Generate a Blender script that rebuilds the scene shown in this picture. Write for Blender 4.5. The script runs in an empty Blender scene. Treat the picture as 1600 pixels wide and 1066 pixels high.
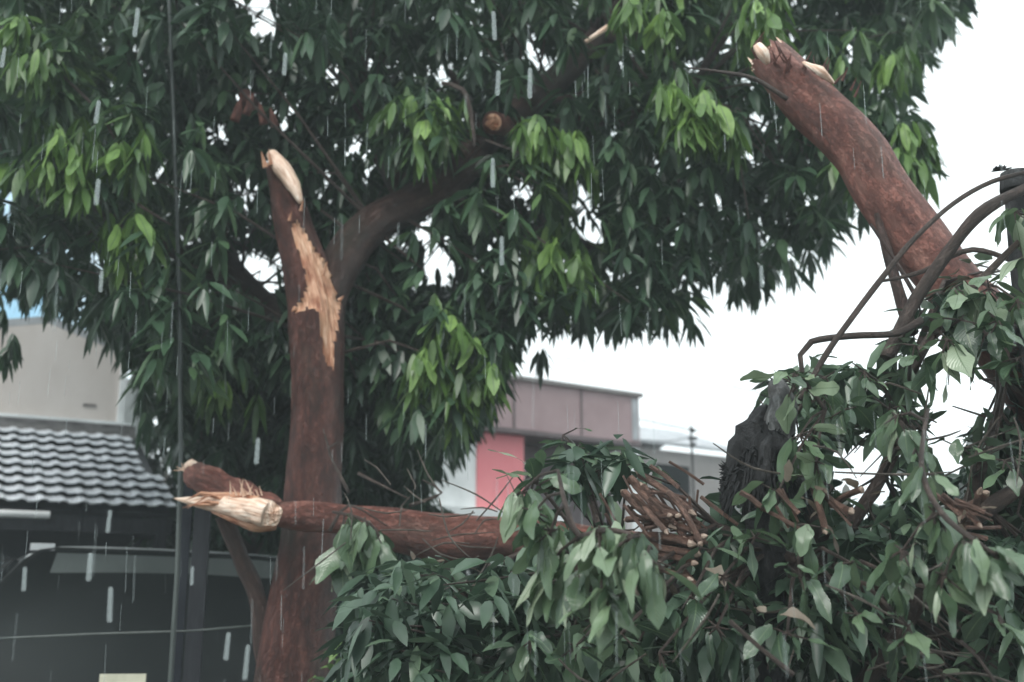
import bpy, math, random
import numpy as np
from mathutils import Vector, noise
random.seed(11); rng = np.random.default_rng(11)
R = math.radians
scn = bpy.context.scene
col = scn.collection

# ------------------------------------------------------------------ camera
F = 1715.0; PITCH = R(13.7); CAM = Vector((0, 0, 1.6))
cam = bpy.data.cameras.new('camera'); cam_o = bpy.data.objects.new('camera', cam); col.objects.link(cam_o)
cam.sensor_width = 36; cam.lens = 36 * F / 1600; cam.clip_end = 900; cam.clip_start = 0.05
cam_o.location = CAM; cam_o.rotation_euler = (math.pi / 2 + PITCH, 0, 0)
cam.dof.use_dof = True; cam.dof.focus_distance = 4.4; cam.dof.aperture_fstop = 1.6
scn.camera = cam_o
# ------------------------------------------------------------------ sky, sun, exposure
SUN_EL, SUN_AZ = R(52), R(210)
w = bpy.data.worlds.new('World'); scn.world = w; w.use_nodes = True
nt = w.node_tree; nt.nodes.clear(); L = nt.links.new
out = nt.nodes.new('ShaderNodeOutputWorld'); bg = nt.nodes.new('ShaderNodeBackground')
sky = nt.nodes.new('ShaderNodeTexSky'); sky.sky_type = 'NISHITA'; sky.sun_disc = False
sky.sun_elevation = SUN_EL; sky.sun_rotation = SUN_AZ
tc = nt.nodes.new('ShaderNodeTexCoord')
mp = nt.nodes.new('ShaderNodeMapping'); mp.inputs['Scale'].default_value = (1, 1, 2.2)
nz = nt.nodes.new('ShaderNodeTexNoise'); nz.inputs['Scale'].default_value = 1.6; nz.inputs['Detail'].default_value = 6
L(tc.outputs['Generated'], mp.inputs[0]); L(mp.outputs[0], nz.inputs['Vector'])
cloudc = nt.nodes.new('ShaderNodeValToRGB')
cloudc.color_ramp.elements[0].position = .3; cloudc.color_ramp.elements[0].color = (.72, .83, .86, 1)
cloudc.color_ramp.elements[1].position = .6; cloudc.color_ramp.elements[1].color = (.86, .94, .96, 1)
L(nz.outputs['Fac'], cloudc.inputs[0])
cs = nt.nodes.new('ShaderNodeVectorMath'); cs.operation = 'SCALE'; cs.inputs['Scale'].default_value = 10.2
L(cloudc.outputs[0], cs.inputs[0])
# a break in the cloud, low on the left, where the blue shows
dist = nt.nodes.new('ShaderNodeVectorMath'); dist.operation = 'DISTANCE'
dist.inputs[1].default_value = Vector((-.45, .85, .235)).normalized()
L(tc.outputs['Generated'], dist.inputs[0])
addn = nt.nodes.new('ShaderNodeMath'); addn.operation = 'MULTIPLY_ADD'; addn.inputs[1].default_value = .25
L(nz.outputs['Fac'], addn.inputs[0]); L(dist.outputs['Value'], addn.inputs[2])
brk = nt.nodes.new('ShaderNodeMapRange'); brk.inputs['From Min'].default_value = .20; brk.inputs['From Max'].default_value = .31
L(addn.outputs[0], brk.inputs['Value'])
blue = nt.nodes.new('ShaderNodeMix'); blue.data_type = 'RGBA'; blue.inputs['Factor'].default_value = .55
blue.inputs[7].default_value = (2.4, 5.2, 6.6, 1)
L(sky.outputs[0], blue.inputs[6])
mx = nt.nodes.new('ShaderNodeMix'); mx.data_type = 'RGBA'
L(brk.outputs[0], mx.inputs['Factor']); L(blue.outputs[2], mx.inputs[6]); L(cs.outputs[0], mx.inputs[7])
L(mx.outputs[2], bg.inputs['Color']); bg.inputs['Strength'].default_value = .1; L(bg.outputs[0], out.inputs[0])
sd = bpy.data.lights.new('sun', 'SUN'); sd.energy = 1.3; sd.angle = R(25); sd.color = (1, .97, .93)
so = bpy.data.objects.new('sun', sd); col.objects.link(so)
so.rotation_euler = (math.pi / 2 - SUN_EL, 0, -SUN_AZ + math.pi)
so.location = (0, 0, 30)
scn.view_settings.view_transform = 'Standard'; scn.view_settings.look = 'None'
scn.view_settings.exposure = 0.86; scn.view_settings.gamma = 1; scn.view_settings.use_curve_mapping = False
scn.cycles.max_bounces = 6; scn.cycles.transparent_max_bounces = 12; scn.cycles.volume_bounces = 0
scn.cycles.use_denoising = True

# ------------------------------------------------------------------ helpers
CP, SP = math.cos(PITCH), math.sin(PITCH)
def at(px, py, Y):
    dx = (px - 800) / F; dy = (533 - py) / F
    d = Vector((dx, CP - dy * SP, SP + dy * CP))
    return CAM + d * (Y / d.y)
def proj(p):
    d = Vector(p) - CAM
    z = d.y * CP + d.z * SP; u = -d.y * SP + d.z * CP
    return 800 + F * d.x / z, 533 - F * u / z
def projn(P):
    z = P[:, 1] * CP + (P[:, 2] - 1.6) * SP; u = -P[:, 1] * SP + (P[:, 2] - 1.6) * CP
    return 800 + F * P[:, 0] / z, 533 - F * u / z
def tag(o, label=None, cat=None, group=None, kind=None):
    if label: o['label'] = label
    if cat: o['category'] = cat
    if group: o['group'] = group
    if kind: o['kind'] = kind
    return o
def empty(name, loc=(0, 0, 0), rz=0):
    o = bpy.data.objects.new(name, None); o.location = loc; o.rotation_euler = (0, 0, rz)
    o.empty_display_size = .2; col.objects.link(o); return o
def link(name, me, mat, parent=None, world=True):
    o = bpy.data.objects.new(name, me); col.objects.link(o)
    if mat and not me.materials: me.materials.append(mat)
    if parent:
        o.parent = parent
        if world: o.location = -Vector(parent.location)
    return o
class MB:
    def __init__(s): s.v = []; s.f = []; s.bk = []
    def add(s, vs, fs, bk=None):
        n = len(s.v); s.v += [tuple(x) for x in vs]; s.f += [tuple(i + n for i in f) for f in fs]
        s.bk += [tuple(x) for x in (bk if bk is not None else vs)]
    def box(s, c, size, rz=0, M=None):
        c = Vector(c); hx, hy, hz = size[0] / 2, size[1] / 2, size[2] / 2
        cr, sr = math.cos(rz), math.sin(rz); vs = []
        for x, y, z in ((-1,-1,-1),(1,-1,-1),(1,1,-1),(-1,1,-1),(-1,-1,1),(1,-1,1),(1,1,1),(-1,1,1)):
            a, b = x * hx, y * hy
            vs.append(c + Vector((a * cr - b * sr, a * sr + b * cr, z * hz)))
        s.add(vs, ((3,2,1,0),(4,5,6,7),(0,1,5,4),(1,2,6,5),(2,3,7,6),(3,0,4,7)))
    def prism(s, poly, ext):
        n = len(poly); ext = Vector(ext)
        vs = [Vector(p) for p in poly] + [Vector(p) + ext for p in poly]
        s.add(vs, [tuple(range(n))[::-1], tuple(range(n, 2 * n))] + [(i, (i + 1) % n, (i + 1) % n + n, i + n) for i in range(n)])
    def tube(s, pts, rad, segs=10, step=None, amp=0., freq=3., cap=True):
        P, Rr = resample(pts, rad, step)
        g, bk = ringgrid(P, Rr, segs, amp, freq)
        n = len(P); vs = [v for ring in g for v in ring]; bs = [b for ring in bk for b in ring]
        fs = [(i*segs+j, i*segs+(j+1)%segs, (i+1)*segs+(j+1)%segs, (i+1)*segs+j) for i in range(n-1) for j in range(segs)]
        if cap:
            vs += [P[0], P[-1]]; bs += [P[0], P[-1]]
            a, b = n * segs, n * segs + 1
            fs += [(a, (j+1)%segs, j) for j in range(segs)] + [(b, (n-1)*segs+j, (n-1)*segs+(j+1)%segs) for j in range(segs)]
        s.add(vs, fs, bs)
    def build(s, name, mat, parent=None, smooth=False):
        me = bpy.data.meshes.new(name); me.from_pydata(s.v, [], s.f)
        a = me.attributes.new('bk', 'FLOAT_VECTOR', 'POINT'); a.data.foreach_set('vector', np.array(s.bk, 'f').ravel())
        if smooth: me.polygons.foreach_set('use_smooth', [True] * len(me.polygons))
        me.update()
        return link(name, me, mat, parent)
def resample(pts, rad, step):
    pts = [Vector(p) for p in pts]
    if step is None: return pts, list(rad)
    P, Q = [], []
    n = len(pts)
    for i in range(n - 1):
        p0 = pts[max(i-1, 0)]; p1 = pts[i]; p2 = pts[i+1]; p3 = pts[min(i+2, n-1)]
        k = max(1, int((p2 - p1).length / step))
        for j in range(k):
            t = j / k
            P.append(.5 * ((2*p1) + (-p0+p2)*t + (2*p0-5*p1+4*p2-p3)*t*t + (-p0+3*p1-3*p2+p3)*t**3))
            Q.append(rad[i] * (1-t) + rad[i+1] * t)
    P.append(pts[-1]); Q.append(rad[-1]); return P, Q
def ringgrid(P, Rr, segs, amp=0., freq=3.):
    g, bk = [], []; ln = 0; up = None
    for i, p in enumerate(P):
        t = (P[min(i+1, len(P)-1)] - P[max(i-1, 0)]).normalized()
        if up is None:
            up = Vector((0, -1, 0)) if abs(t.y) < .9 else Vector((1, 0, 0))
        up = (up - t * up.dot(t)).normalized(); sd_ = t.cross(up)
        if i: ln += (p - P[i-1]).length
        ring, rb = [], []
        for j in range(segs):
            a = 2 * math.pi * j / segs; d = up * math.cos(a) + sd_ * math.sin(a); r = Rr[i]
            q = Vector((math.cos(a) * r, math.sin(a) * r, ln))
            if amp:
                nn = noise.noise(Vector((q.x*freq*2, q.y*freq*2, q.z*freq)) + Vector((P[0].x*7, 0, 0))) + .6 * noise.noise(Vector((q.x*freq*6, q.y*freq*6, q.z*freq*1.3)))
                r *= 1 + amp * nn
            ring.append(p + d * r); rb.append(q)
        g.append(ring); bk.append(rb)
    return g, bk
def inpoly(x, y, poly):
    poly = np.array(poly, float); n = len(poly); c = np.zeros(np.shape(x), bool); j = n - 1
    for i in range(n):
        xi, yi = poly[i]; xj, yj = poly[j]
        c ^= ((yi > y) != (yj > y)) & (x < (xj - xi) * (y - yi) / (yj - yi + 1e-9) + xi); j = i
    return c

# ------------------------------------------------------------------ materials
def mat(name, base=(.5,.5,.5), rough=.6, spec=.5, build=None):
    m = bpy.data.materials.new(name); m.use_nodes = True; t = m.node_tree
    b = t.nodes['Principled BSDF']; b.inputs['Base Color'].default_value = (*base, 1)
    b.inputs['Roughness'].default_value = rough; b.inputs['Specular IOR Level'].default_value = spec
    if build: build(t, b)
    return m
def nod(t, kind, **kw):
    n = t.nodes.new(kind)
    for k, v in kw.items():
        if k in n.inputs: n.inputs[k].default_value = v
        else: setattr(n, k, v)
    return n
def ramp(t, src, stops):
    r = t.nodes.new('ShaderNodeValToRGB'); e = r.color_ramp.elements
    while len(e) < len(stops): e.new(.5)
    for i, (p, c) in enumerate(stops): e[i].position = p; e[i].color = (*c, 1)
    t.links.new(src, r.inputs[0]); return r.outputs[0]
def coords(t, attr=None, scale=(1,1,1)):
    if attr: c = nod(t, 'ShaderNodeAttribute', attribute_name=attr).outputs['Vector']
    else: c = nod(t, 'ShaderNodeNewGeometry').outputs['Position']
    m = t.nodes.new('ShaderNodeMapping'); m.inputs['Scale'].default_value = scale
    t.links.new(c, m.inputs[0]); return m.outputs[0]
def bump(t, b, h, strength=.4, dist=.01):
    n = nod(t, 'ShaderNodeBump', Strength=strength, Distance=dist)
    t.links.new(h, n.inputs['Height']); t.links.new(n.outputs[0], b.inputs['Normal'])
def bark_mat(name, stops, moss=None, rough=.45):
    def f(t, b):
        c1 = coords(t, 'bk', (9, 9, 3)); n1 = nod(t, 'ShaderNodeTexNoise', Scale=1.6, Detail=9., Roughness=.65)
        t.links.new(c1, n1.inputs['Vector'])
        c = ramp(t, n1.outputs['Fac'], stops)
        if moss:
            n3 = nod(t, 'ShaderNodeTexNoise', Scale=2.3, Detail=5.); t.links.new(coords(t, 'bk', (2,2,1.2)), n3.inputs['Vector'])
            mr = nod(t, 'ShaderNodeMapRange'); mr.inputs['From Min'].default_value = .52; mr.inputs['From Max'].default_value = .72; mr.inputs['To Max'].default_value = .75
            t.links.new(n3.outputs['Fac'], mr.inputs['Value'])
            mm = nod(t, 'ShaderNodeMix', data_type='RGBA'); t.links.new(mr.outputs[0], mm.inputs['Factor'])
            t.links.new(c, mm.inputs[6]); mm.inputs[7].default_value = (*moss, 1); c = mm.outputs[2]
        t.links.new(c, b.inputs['Base Color'])
        n2 = nod(t, 'ShaderNodeTexNoise', Scale=4., Detail=10., Roughness=.7); t.links.new(coords(t, 'bk', (14,14,8)), n2.inputs['Vector'])
        vo = nod(t, 'ShaderNodeTexVoronoi', feature='DISTANCE_TO_EDGE', Scale=1.)
        wv_ = nod(t, 'ShaderNodeVectorMath', operation='MULTIPLY_ADD'); wv_.inputs[1].default_value = (3.,3.,3.)
        t.links.new(n2.outputs['Color'], wv_.inputs[0]); t.links.new(coords(t, 'bk', (26,26,9)), wv_.inputs[2]); t.links.new(wv_.outputs[0], vo.inputs['Vector'])
        ck = nod(t, 'ShaderNodeMapRange'); ck.inputs['From Max'].default_value = .16; ck.inputs['To Min'].default_value = .55; t.links.new(vo.outputs['Distance'], ck.inputs['Value'])
        mk = nod(t, 'ShaderNodeMix', data_type='RGBA', blend_type='MULTIPLY'); mk.inputs['Factor'].default_value = .6
        t.links.new(c, mk.inputs[6]); t.links.new(ck.outputs[0], mk.inputs[7]); t.links.new(mk.outputs[2], b.inputs['Base Color'])
        sm_ = nod(t, 'ShaderNodeMath', operation='MULTIPLY_ADD'); sm_.inputs[1].default_value = .5; t.links.new(ck.outputs[0], sm_.inputs[0]); t.links.new(n2.outputs['Fac'], sm_.inputs[2])
        bump(t, b, sm_.outputs[0], 1., .03)
    return mat(name, rough=rough, build=f)
M_BARK = bark_mat('wet red brown bark', [(.3,(.035,.011,.008)),(.5,(.115,.036,.026)),(.72,(.22,.085,.062))], (.05,.045,.034))
M_BARKR = bark_mat('raw reddish bark', [(.28,(.09,.026,.019)),(.5,(.25,.088,.064)),(.72,(.42,.20,.155))], (.13,.09,.07), .5)
M_BARKD = bark_mat('dark limb bark', [(.3,(.03,.015,.012)),(.55,(.085,.045,.036)),(.75,(.16,.10,.08))], (.05,.055,.04))
M_TWIG = bark_mat('grey brown twig bark', [(.3,(.05,.035,.028)),(.6,(.13,.09,.075)),(.8,(.25,.2,.17))])
M_TWIGP = bark_mat('pale grey twig bark', [(.3,(.09,.07,.055)),(.6,(.22,.18,.15)),(.8,(.42,.37,.31))])
M_STICK = bark_mat('wet brown stick bark', [(.3,(.09,.045,.034)),(.55,(.24,.135,.10)),(.8,(.46,.33,.26))])
M_SNAG = bark_mat('charcoal shaggy bark', [(.35,(.012,.012,.014)),(.55,(.04,.04,.042)),(.68,(.16,.16,.16)),(.78,(.30,.30,.30))], None, .7)
def wood_f(t, b):
    n = nod(t, 'ShaderNodeTexNoise', Scale=3., Detail=8., Roughness=.6); t.links.new(coords(t, 'bk', (26,26,2.2)), n.inputs['Vector'])
    n3 = nod(t, 'ShaderNodeTexNoise', Scale=1.7, Detail=3.); t.links.new(coords(t, 'bk', (3,3,3)), n3.inputs['Vector'])
    c = ramp(t, n.outputs['Fac'], [(.3,(.24,.085,.045)),(.44,(.50,.26,.15)),(.58,(.68,.43,.29)),(.75,(.84,.66,.52))])
    c2 = ramp(t, n3.outputs['Fac'], [(.35,(.55,.36,.28)),(.62,(1,1,1))])
    mm = nod(t, 'ShaderNodeMix', data_type='RGBA', blend_type='MULTIPLY'); mm.inputs['Factor'].default_value = 1
    t.links.new(c, mm.inputs[6]); t.links.new(c2, mm.inputs[7]); t.links.new(mm.outputs[2], b.inputs['Base Color'])
    bump(t, b, n.outputs['Fac'], 1, .012)
M_WOOD = mat('torn orange wood', rough=.55, build=wood_f)
def pale_f(t, b):
    n = nod(t, 'ShaderNodeTexNoise', Scale=3., Detail=8., Roughness=.6); t.links.new(coords(t, 'bk', (22,22,2.)), n.inputs['Vector'])
    t.links.new(ramp(t, n.outputs['Fac'], [(.3,(.42,.24,.16)),(.48,(.68,.47,.35)),(.62,(.84,.68,.56)),(.8,(.92,.82,.72))]), b.inputs['Base Color'])
    bump(t, b, n.outputs['Fac'], .8, .01)
M_PALE = mat('fresh pale torn wood', rough=.6, build=pale_f)

def leaf_mat(name, stops, rough=.34, trans=.28, veins=False, spec=.5):
    m = bpy.data.materials.new(name); m.use_nodes = True; t = m.node_tree; b = t.nodes['Principled BSDF']; o = t.nodes['Material Output']
    a = nod(t, 'ShaderNodeAttribute', attribute_name='tint')
    c = ramp(t, a.outputs['Fac'], stops)
    if veins:
        oi = nod(t, 'ShaderNodeObjectInfo')
        ad = nod(t, 'ShaderNodeMath', operation='MULTIPLY_ADD'); ad.inputs[1].default_value = .6; t.links.new(oi.outputs['Random'], ad.inputs[0])
        ms = nod(t, 'ShaderNodeMath', operation='MULTIPLY'); ms.inputs[1].default_value = .6; t.links.new(a.outputs['Fac'], ms.inputs[0]); t.links.new(ms.outputs[0], ad.inputs[2])
        c = ramp(t, ad.outputs[0], stops)
        uv = nod(t, 'ShaderNodeAttribute', attribute_name='bk'); sx = nod(t, 'ShaderNodeSeparateXYZ'); t.links.new(uv.outputs['Vector'], sx.inputs[0])
        ab = nod(t, 'ShaderNodeMath', operation='ABSOLUTE'); t.links.new(sx.outputs[0], ab.inputs[0])
        mr = nod(t, 'ShaderNodeMapRange'); mr.inputs['From Min'].default_value = .03; mr.inputs['From Max'].default_value = .09; mr.inputs['To Min'].default_value = 1.; mr.inputs['To Max'].default_value = 0.
        t.links.new(ab.outputs[0], mr.inputs['Value'])
        # side veins
        s1 = nod(t, 'ShaderNodeMath', operation='MULTIPLY_ADD'); s1.inputs[1].default_value = -.28; t.links.new(ab.outputs[0], s1.inputs[0]); t.links.new(sx.outputs[1], s1.inputs[2])
        s2 = nod(t, 'ShaderNodeMath', operation='MULTIPLY'); s2.inputs[1].default_value = 80.; t.links.new(s1.outputs[0], s2.inputs[0])
        s3 = nod(t, 'ShaderNodeMath', operation='SINE'); t.links.new(s2.outputs[0], s3.inputs[0])
        mr2 = nod(t, 'ShaderNodeMapRange'); mr2.inputs['From Min'].default_value = .8; mr2.inputs['From Max'].default_value = 1.; mr2.inputs['To Max'].default_value = .28
        t.links.new(s3.outputs[0], mr2.inputs['Value'])
        mxx = nod(t, 'ShaderNodeMath', operation='MAXIMUM'); t.links.new(mr.outputs[0], mxx.inputs[0]); t.links.new(mr2.outputs[0], mxx.inputs[1])
        mm = nod(t, 'ShaderNodeMix', data_type='RGBA'); t.links.new(mxx.outputs[0], mm.inputs['Factor']); t.links.new(c, mm.inputs[6]); mm.inputs[7].default_value = (.13,.19,.10,1)
        c = mm.outputs[2]
        bump(t, b, s3.outputs[0], .25, .002)
    # blotches, so that no two leaves are evenly coloured
    n = nod(t, 'ShaderNodeTexNoise', Scale=14., Detail=3.); t.links.new(coords(t), n.inputs['Vector'])
    m2 = nod(t, 'ShaderNodeMix', data_type='RGBA', blend_type='MULTIPLY'); m2.inputs['Factor'].default_value = .55
    t.links.new(c, m2.inputs[6]); t.links.new(ramp(t, n.outputs['Fac'], [(.35,(.6,.65,.62)),(.65,(1,1,1))]), m2.inputs[7])
    t.links.new(m2.outputs[2], b.inputs['Base Color'])
    b.inputs['Roughness'].default_value = rough; b.inputs['Specular IOR Level'].default_value = spec
    tr = nod(t, 'ShaderNodeBsdfTranslucent'); t.links.new(m2.outputs[2], tr.inputs['Color'])
    ms_ = nod(t, 'ShaderNodeMixShader', Fac=trans); t.links.new(b.outputs[0], ms_.inputs[1]); t.links.new(tr.outputs[0], ms_.inputs[2])
    t.links.new(ms_.outputs[0], o.inputs['Surface']); return m
M_LEAF = leaf_mat('wet dark green leaves', [(0,(.028,.055,.036)),(.5,(.06,.115,.062)),(.8,(.10,.175,.075)),(1,(.19,.31,.09))])
M_NEW = leaf_mat('young yellow green leaves', [(0,(.09,.175,.055)),(.5,(.17,.30,.08)),(1,(.30,.47,.13))], .4, .42, True)
M_NEWS = leaf_mat('half grown green leaves', [(0,(.05,.10,.035)),(.5,(.12,.22,.055)),(1,(.24,.38,.09))], .38, .38)
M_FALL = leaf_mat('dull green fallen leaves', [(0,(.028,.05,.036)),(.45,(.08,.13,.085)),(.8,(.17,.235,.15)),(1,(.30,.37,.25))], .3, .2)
M_FALLV = leaf_mat('veined green fallen leaves', [(0,(.022,.042,.028)),(.35,(.06,.105,.06)),(.65,(.115,.18,.10)),(.85,(.2,.28,.16)),(1,(.36,.42,.30))], .22, .25, True, .7)

def noisy(name, c1, c2, scale=3., rough=.6, sc=(1,1,1), bmp=.2, spec=.5):
    def f(t, b):
        n = nod(t, 'ShaderNodeTexNoise', Scale=scale, Detail=8., Roughness=.62); t.links.new(coords(t, None, sc), n.inputs['Vector'])
        t.links.new(ramp(t, n.outputs['Fac'], [(.32, c1), (.68, c2)]), b.inputs['Base Color'])
        if bmp: bump(t, b, n.outputs['Fac'], bmp, .02)
    return mat(name, rough=rough, spec=spec, build=f)
M_OLDW = noisy('weathered pale wood', (.15,.10,.075), (.38,.29,.23), 40, .6)
M_GROUND = noisy('wet earth', (.035,.032,.028), (.09,.085,.075), 1.4, .4, bmp=.5)
M_ROAD = noisy('wet asphalt', (.03,.031,.033), (.065,.066,.068), 6, .25, bmp=.3)
M_TILE = noisy('weathered wet roof tile', (.46,.49,.53), (.88,.91,.94), 16, .3, (1,1,1), .35)
M_BEIGE = noisy('stained beige render', (.54,.485,.45), (.66,.61,.58), 1.1, .75, (1,1,.6), .1)
M_FLASH = noisy('dirty cement flashing', (.13,.12,.12), (.30,.28,.27), 6, .6, (1,1,4))
M_WHITE = noisy('dirty white paint', (.66,.68,.68), (.84,.86,.86), 3, .55, bmp=.05)
M_DARKW = noisy('dark grey wall with shade in it', (.010,.012,.018), (.024,.028,.036), 2, .7, spec=.2)  # near-black base: the shade under the lean-to is in the colour
M_POST = noisy('dark wet timber', (.012,.013,.017), (.03,.032,.038), 8, .5, (3,3,.4), spec=.25)
M_POLE = noisy('weathered grey green pole', (.035,.045,.042), (.08,.095,.088), 5, .4, (2,2,.5))
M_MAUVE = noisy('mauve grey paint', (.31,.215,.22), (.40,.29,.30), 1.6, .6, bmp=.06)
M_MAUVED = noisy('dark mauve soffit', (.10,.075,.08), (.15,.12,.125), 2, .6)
M_PINK = noisy('salmon pink paint', (.74,.19,.22), (.84,.29,.31), 1.5, .55, (1,1,.5), .05)
M_GROOF = noisy('grey fibre cement sheet', (.30,.31,.33), (.46,.48,.50), 3, .5, bmp=.1)
M_GWALL = noisy('grey brown wall', (.20,.185,.18), (.30,.28,.27), 1.3, .7)
M_CAR = mat('dark grey car paint', (.016,.020,.020), .5, .2)
M_CARG = mat('dark car glass', (.004,.005,.006), .3, .1)
M_TRIM = mat('silver trim', (.5,.52,.53), .3, .7)
M_HILITE = mat('grey roof highlight', (.30,.32,.32), .4, .6)  # grey of the painted highlight along the van roof
M_TYRE = mat('black rubber', (.02,.02,.02), .8)
M_BLACK = noisy('black cable', (.015,.015,.016), (.03,.03,.03), 5, .5, bmp=0)
M_BOARD = noisy('pale yellow board', (.48,.47,.36), (.62,.60,.47), 8, .6)
M_GRASS = leaf_mat('grass blades', [(0,(.04,.08,.02)),(1,(.12,.2,.05))], .5, .3)
def drop_mat():
    m = bpy.data.materials.new('falling water'); m.use_nodes = True; t = m.node_tree; b = t.nodes['Principled BSDF']; o = t.nodes['Material Output']
    b.inputs['Base Color'].default_value = (.75,.82,.82,1); b.inputs['Roughness'].default_value = .15
    tp = nod(t, 'ShaderNodeBsdfTransparent'); tl = nod(t, 'ShaderNodeBsdfTranslucent'); tl.inputs['Color'].default_value = (.85,.93,.93,1)
    m1 = nod(t, 'ShaderNodeMixShader', Fac=.55); t.links.new(b.outputs[0], m1.inputs[1]); t.links.new(tl.outputs[0], m1.inputs[2])
    m2 = nod(t, 'ShaderNodeMixShader', Fac=.24); t.links.new(tp.outputs[0], m2.inputs[1]); t.links.new(m1.outputs[0], m2.inputs[2])
    t.links.new(m2.outputs[0], o.inputs['Surface']); return m
M_DROP = drop_mat()

# ------------------------------------------------------------------ leaves
def leaf_batch(P, D, N, Ln, W, bend, tint):
    """many leaves in one mesh: 11 points each"""
    st = np.array([.14, .42, .74]); wf = np.array([.62, 1., .66]); cols = np.array([-1., 0., 1.])
    D = D / np.linalg.norm(D, axis=1, keepdims=True)
    X = np.cross(D, N); X /= np.linalg.norm(X, axis=1, keepdims=True) + 1e-9
    Z = np.cross(X, D); M = len(P); V = np.zeros((M, 11, 3))
    def cen(s):
        c = P + D * (Ln * s)[:, None]; c = c.copy(); c[:, 2] -= bend * Ln * s * s; return c
    V[:, 0] = P; V[:, 10] = cen(1.)
    curl = rng.uniform(-.1, .5, M)
    for i in range(3):
        c = cen(st[i])
        for j in range(3):
            V[:, 1 + i*3 + j] = c + X * (W * .5 * wf[i] * cols[j])[:, None] + Z * (W * .5 * wf[i] * abs(cols[j]) * curl)[:, None]
    f = [(0,1,2),(0,2,3)] + [(1+i*3+j, 4+i*3+j, 5+i*3+j, 2+i*3+j) for i in range(2) for j in range(2)] + [(7,10,8),(8,10,9)]
    return V, f, tint
def batch_mesh(name, batches, mat_, parent=None):
    V = np.concatenate([b[0] for b in batches]); tn = np.concatenate([b[2] for b in batches]); f = batches[0][1]
    M = len(V); loops, starts, tot = [], [], []; k = 0
    for q in f: starts.append(k); tot.append(len(q)); loops += list(q); k += len(q)
    base = (np.arange(M) * 11)[:, None]
    Lo = (np.array(loops)[None] + base).ravel(); S = (np.array(starts)[None] + (np.arange(M) * k)[:, None]).ravel(); T = np.tile(tot, M)
    me = bpy.data.meshes.new(name); me.vertices.add(M * 11); me.vertices.foreach_set('co', V.reshape(-1).astype('f'))
    me.loops.add(len(Lo)); me.loops.foreach_set('vertex_index', Lo.astype('i'))
    me.polygons.add(len(S)); me.polygons.foreach_set('loop_start', S.astype('i')); me.polygons.foreach_set('loop_total', T.astype('i'))
    me.polygons.foreach_set('use_smooth', np.ones(len(S), bool))
    a = me.attributes.new('tint', 'FLOAT', 'POINT'); a.data.foreach_set('value', np.repeat(tn, 11).astype('f'))
    me.update(calc_edges=True); return link(name, me, mat_, parent)
def whorl_dirs(n, droop=(.25, 1.5), axis=None):
    a = rng.uniform(0, 2*np.pi) + np.arange(n) * 2.4; e = -rng.uniform(droop[0], droop[1], n)
    D = np.stack([np.cos(a)*np.cos(e), np.sin(a)*np.cos(e), np.sin(e)], 1)
    Nn = np.stack([np.cos(a)*np.cos(e+1.57), np.sin(a)*np.cos(e+1.57), np.sin(e+1.57)], 1) + rng.normal(0, .35, (n, 3))
    return D, Nn
def whorls(centres, nleaf, Ln, Wr, tints, droop=(.2, 1.35), bend=(.05, .35), reject=None):
    Ps, Ds, Ns, Ls, Ts = [], [], [], [], []
    for c, tt in zip(centres, tints):
        n = rng.integers(nleaf[0], nleaf[1] + 1); D, Nn = whorl_dirs(n, droop)
        Ps.append(np.tile(c, (n, 1)) + D * rng.uniform(.01, .05, (n, 1)) + np.array([0,0,1]) * rng.uniform(-.04, .06, (n, 1)))
        Ds.append(D); Ns.append(Nn); Ls.append(rng.uniform(Ln[0], Ln[1], n)); Ts.append(np.clip(tt + rng.normal(0, .13, n), 0, 1))
    P, D, N_, Lh, T = map(np.concatenate, (Ps, Ds, Ns, Ls, Ts))
    if reject is not None:
        k = ~reject(P + D * (Lh * .55)[:, None], Lh); P, D, N_, Lh, T = P[k], D[k], N_[k], Lh[k], T[k]
    return leaf_batch(P, D, N_, Lh, Lh * rng.uniform(Wr[0], Wr[1], len(Lh)), rng.uniform(bend[0], bend[1], len(Lh)), T)
def leaf_meshes(prefix, k, wr, mat_, lob=0.):
    """single leaves of unit length, for leaves that are parts of their own"""
    res = []
    for q in range(k):
        b = MB(); rows = 9; wv = rng.uniform(-.1, .5); ph = rng.uniform(0, 6); wd = wr * rng.uniform(.6, 1.35); sk = rng.uniform(-.12, .12); fold = rng.uniform(-.1, .8); tw = rng.uniform(-1., 1.)
        V, B, Fc = [], [], []
        for i in range(rows + 1):
            s = i / rows; wd_s = wd * .5 * max(.03, (math.sin(math.pi * min(1, s*.96+.02) ** .85)) ** .8) * (1 + lob * math.sin(s * 10 + ph))
            for j in range(-1, 2):
                x = j * wd_s
                z = abs(j) * wd_s * fold * (.6 + .4*math.sin(s*5 + ph)) - wv * s * s + .022 * math.sin(s * 11 + ph + 2*j) * abs(j) + x * tw * s
                V.append((x + sk * s * s, s, z)); B.append((float(j), s, 0))
        for i in range(rows):
            for j in range(2): a = i*3 + j; Fc.append((a, a+1, a+4, a+3))
        me = bpy.data.meshes.new(prefix); me.from_pydata(V, [], Fc)
        a = me.attributes.new('bk', 'FLOAT_VECTOR', 'POINT'); a.data.foreach_set('vector', np.array(B, 'f').ravel())
        a = me.attributes.new('tint', 'FLOAT', 'POINT'); a.data.foreach_set('value', np.full(len(V), (q + .5) / k, 'f'))
        me.polygons.foreach_set('use_smooth', [True] * len(me.polygons)); me.materials.append(mat_); me.update(); res.append(me)
    return res
M_STICKL = leaf_mat('dry pale brown leaves', [(0,(.07,.05,.038)),(.5,(.15,.115,.085)),(1,(.36,.30,.24))], .5, .3)
NEWL = leaf_meshes('young_leaf', 8, .26, M_NEW)
FALLL = leaf_meshes('leaf', 22, .36, M_FALLV, .2)
HEAPL = leaf_meshes('leaf', 22, .36, M_FALLV, .22)
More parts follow.
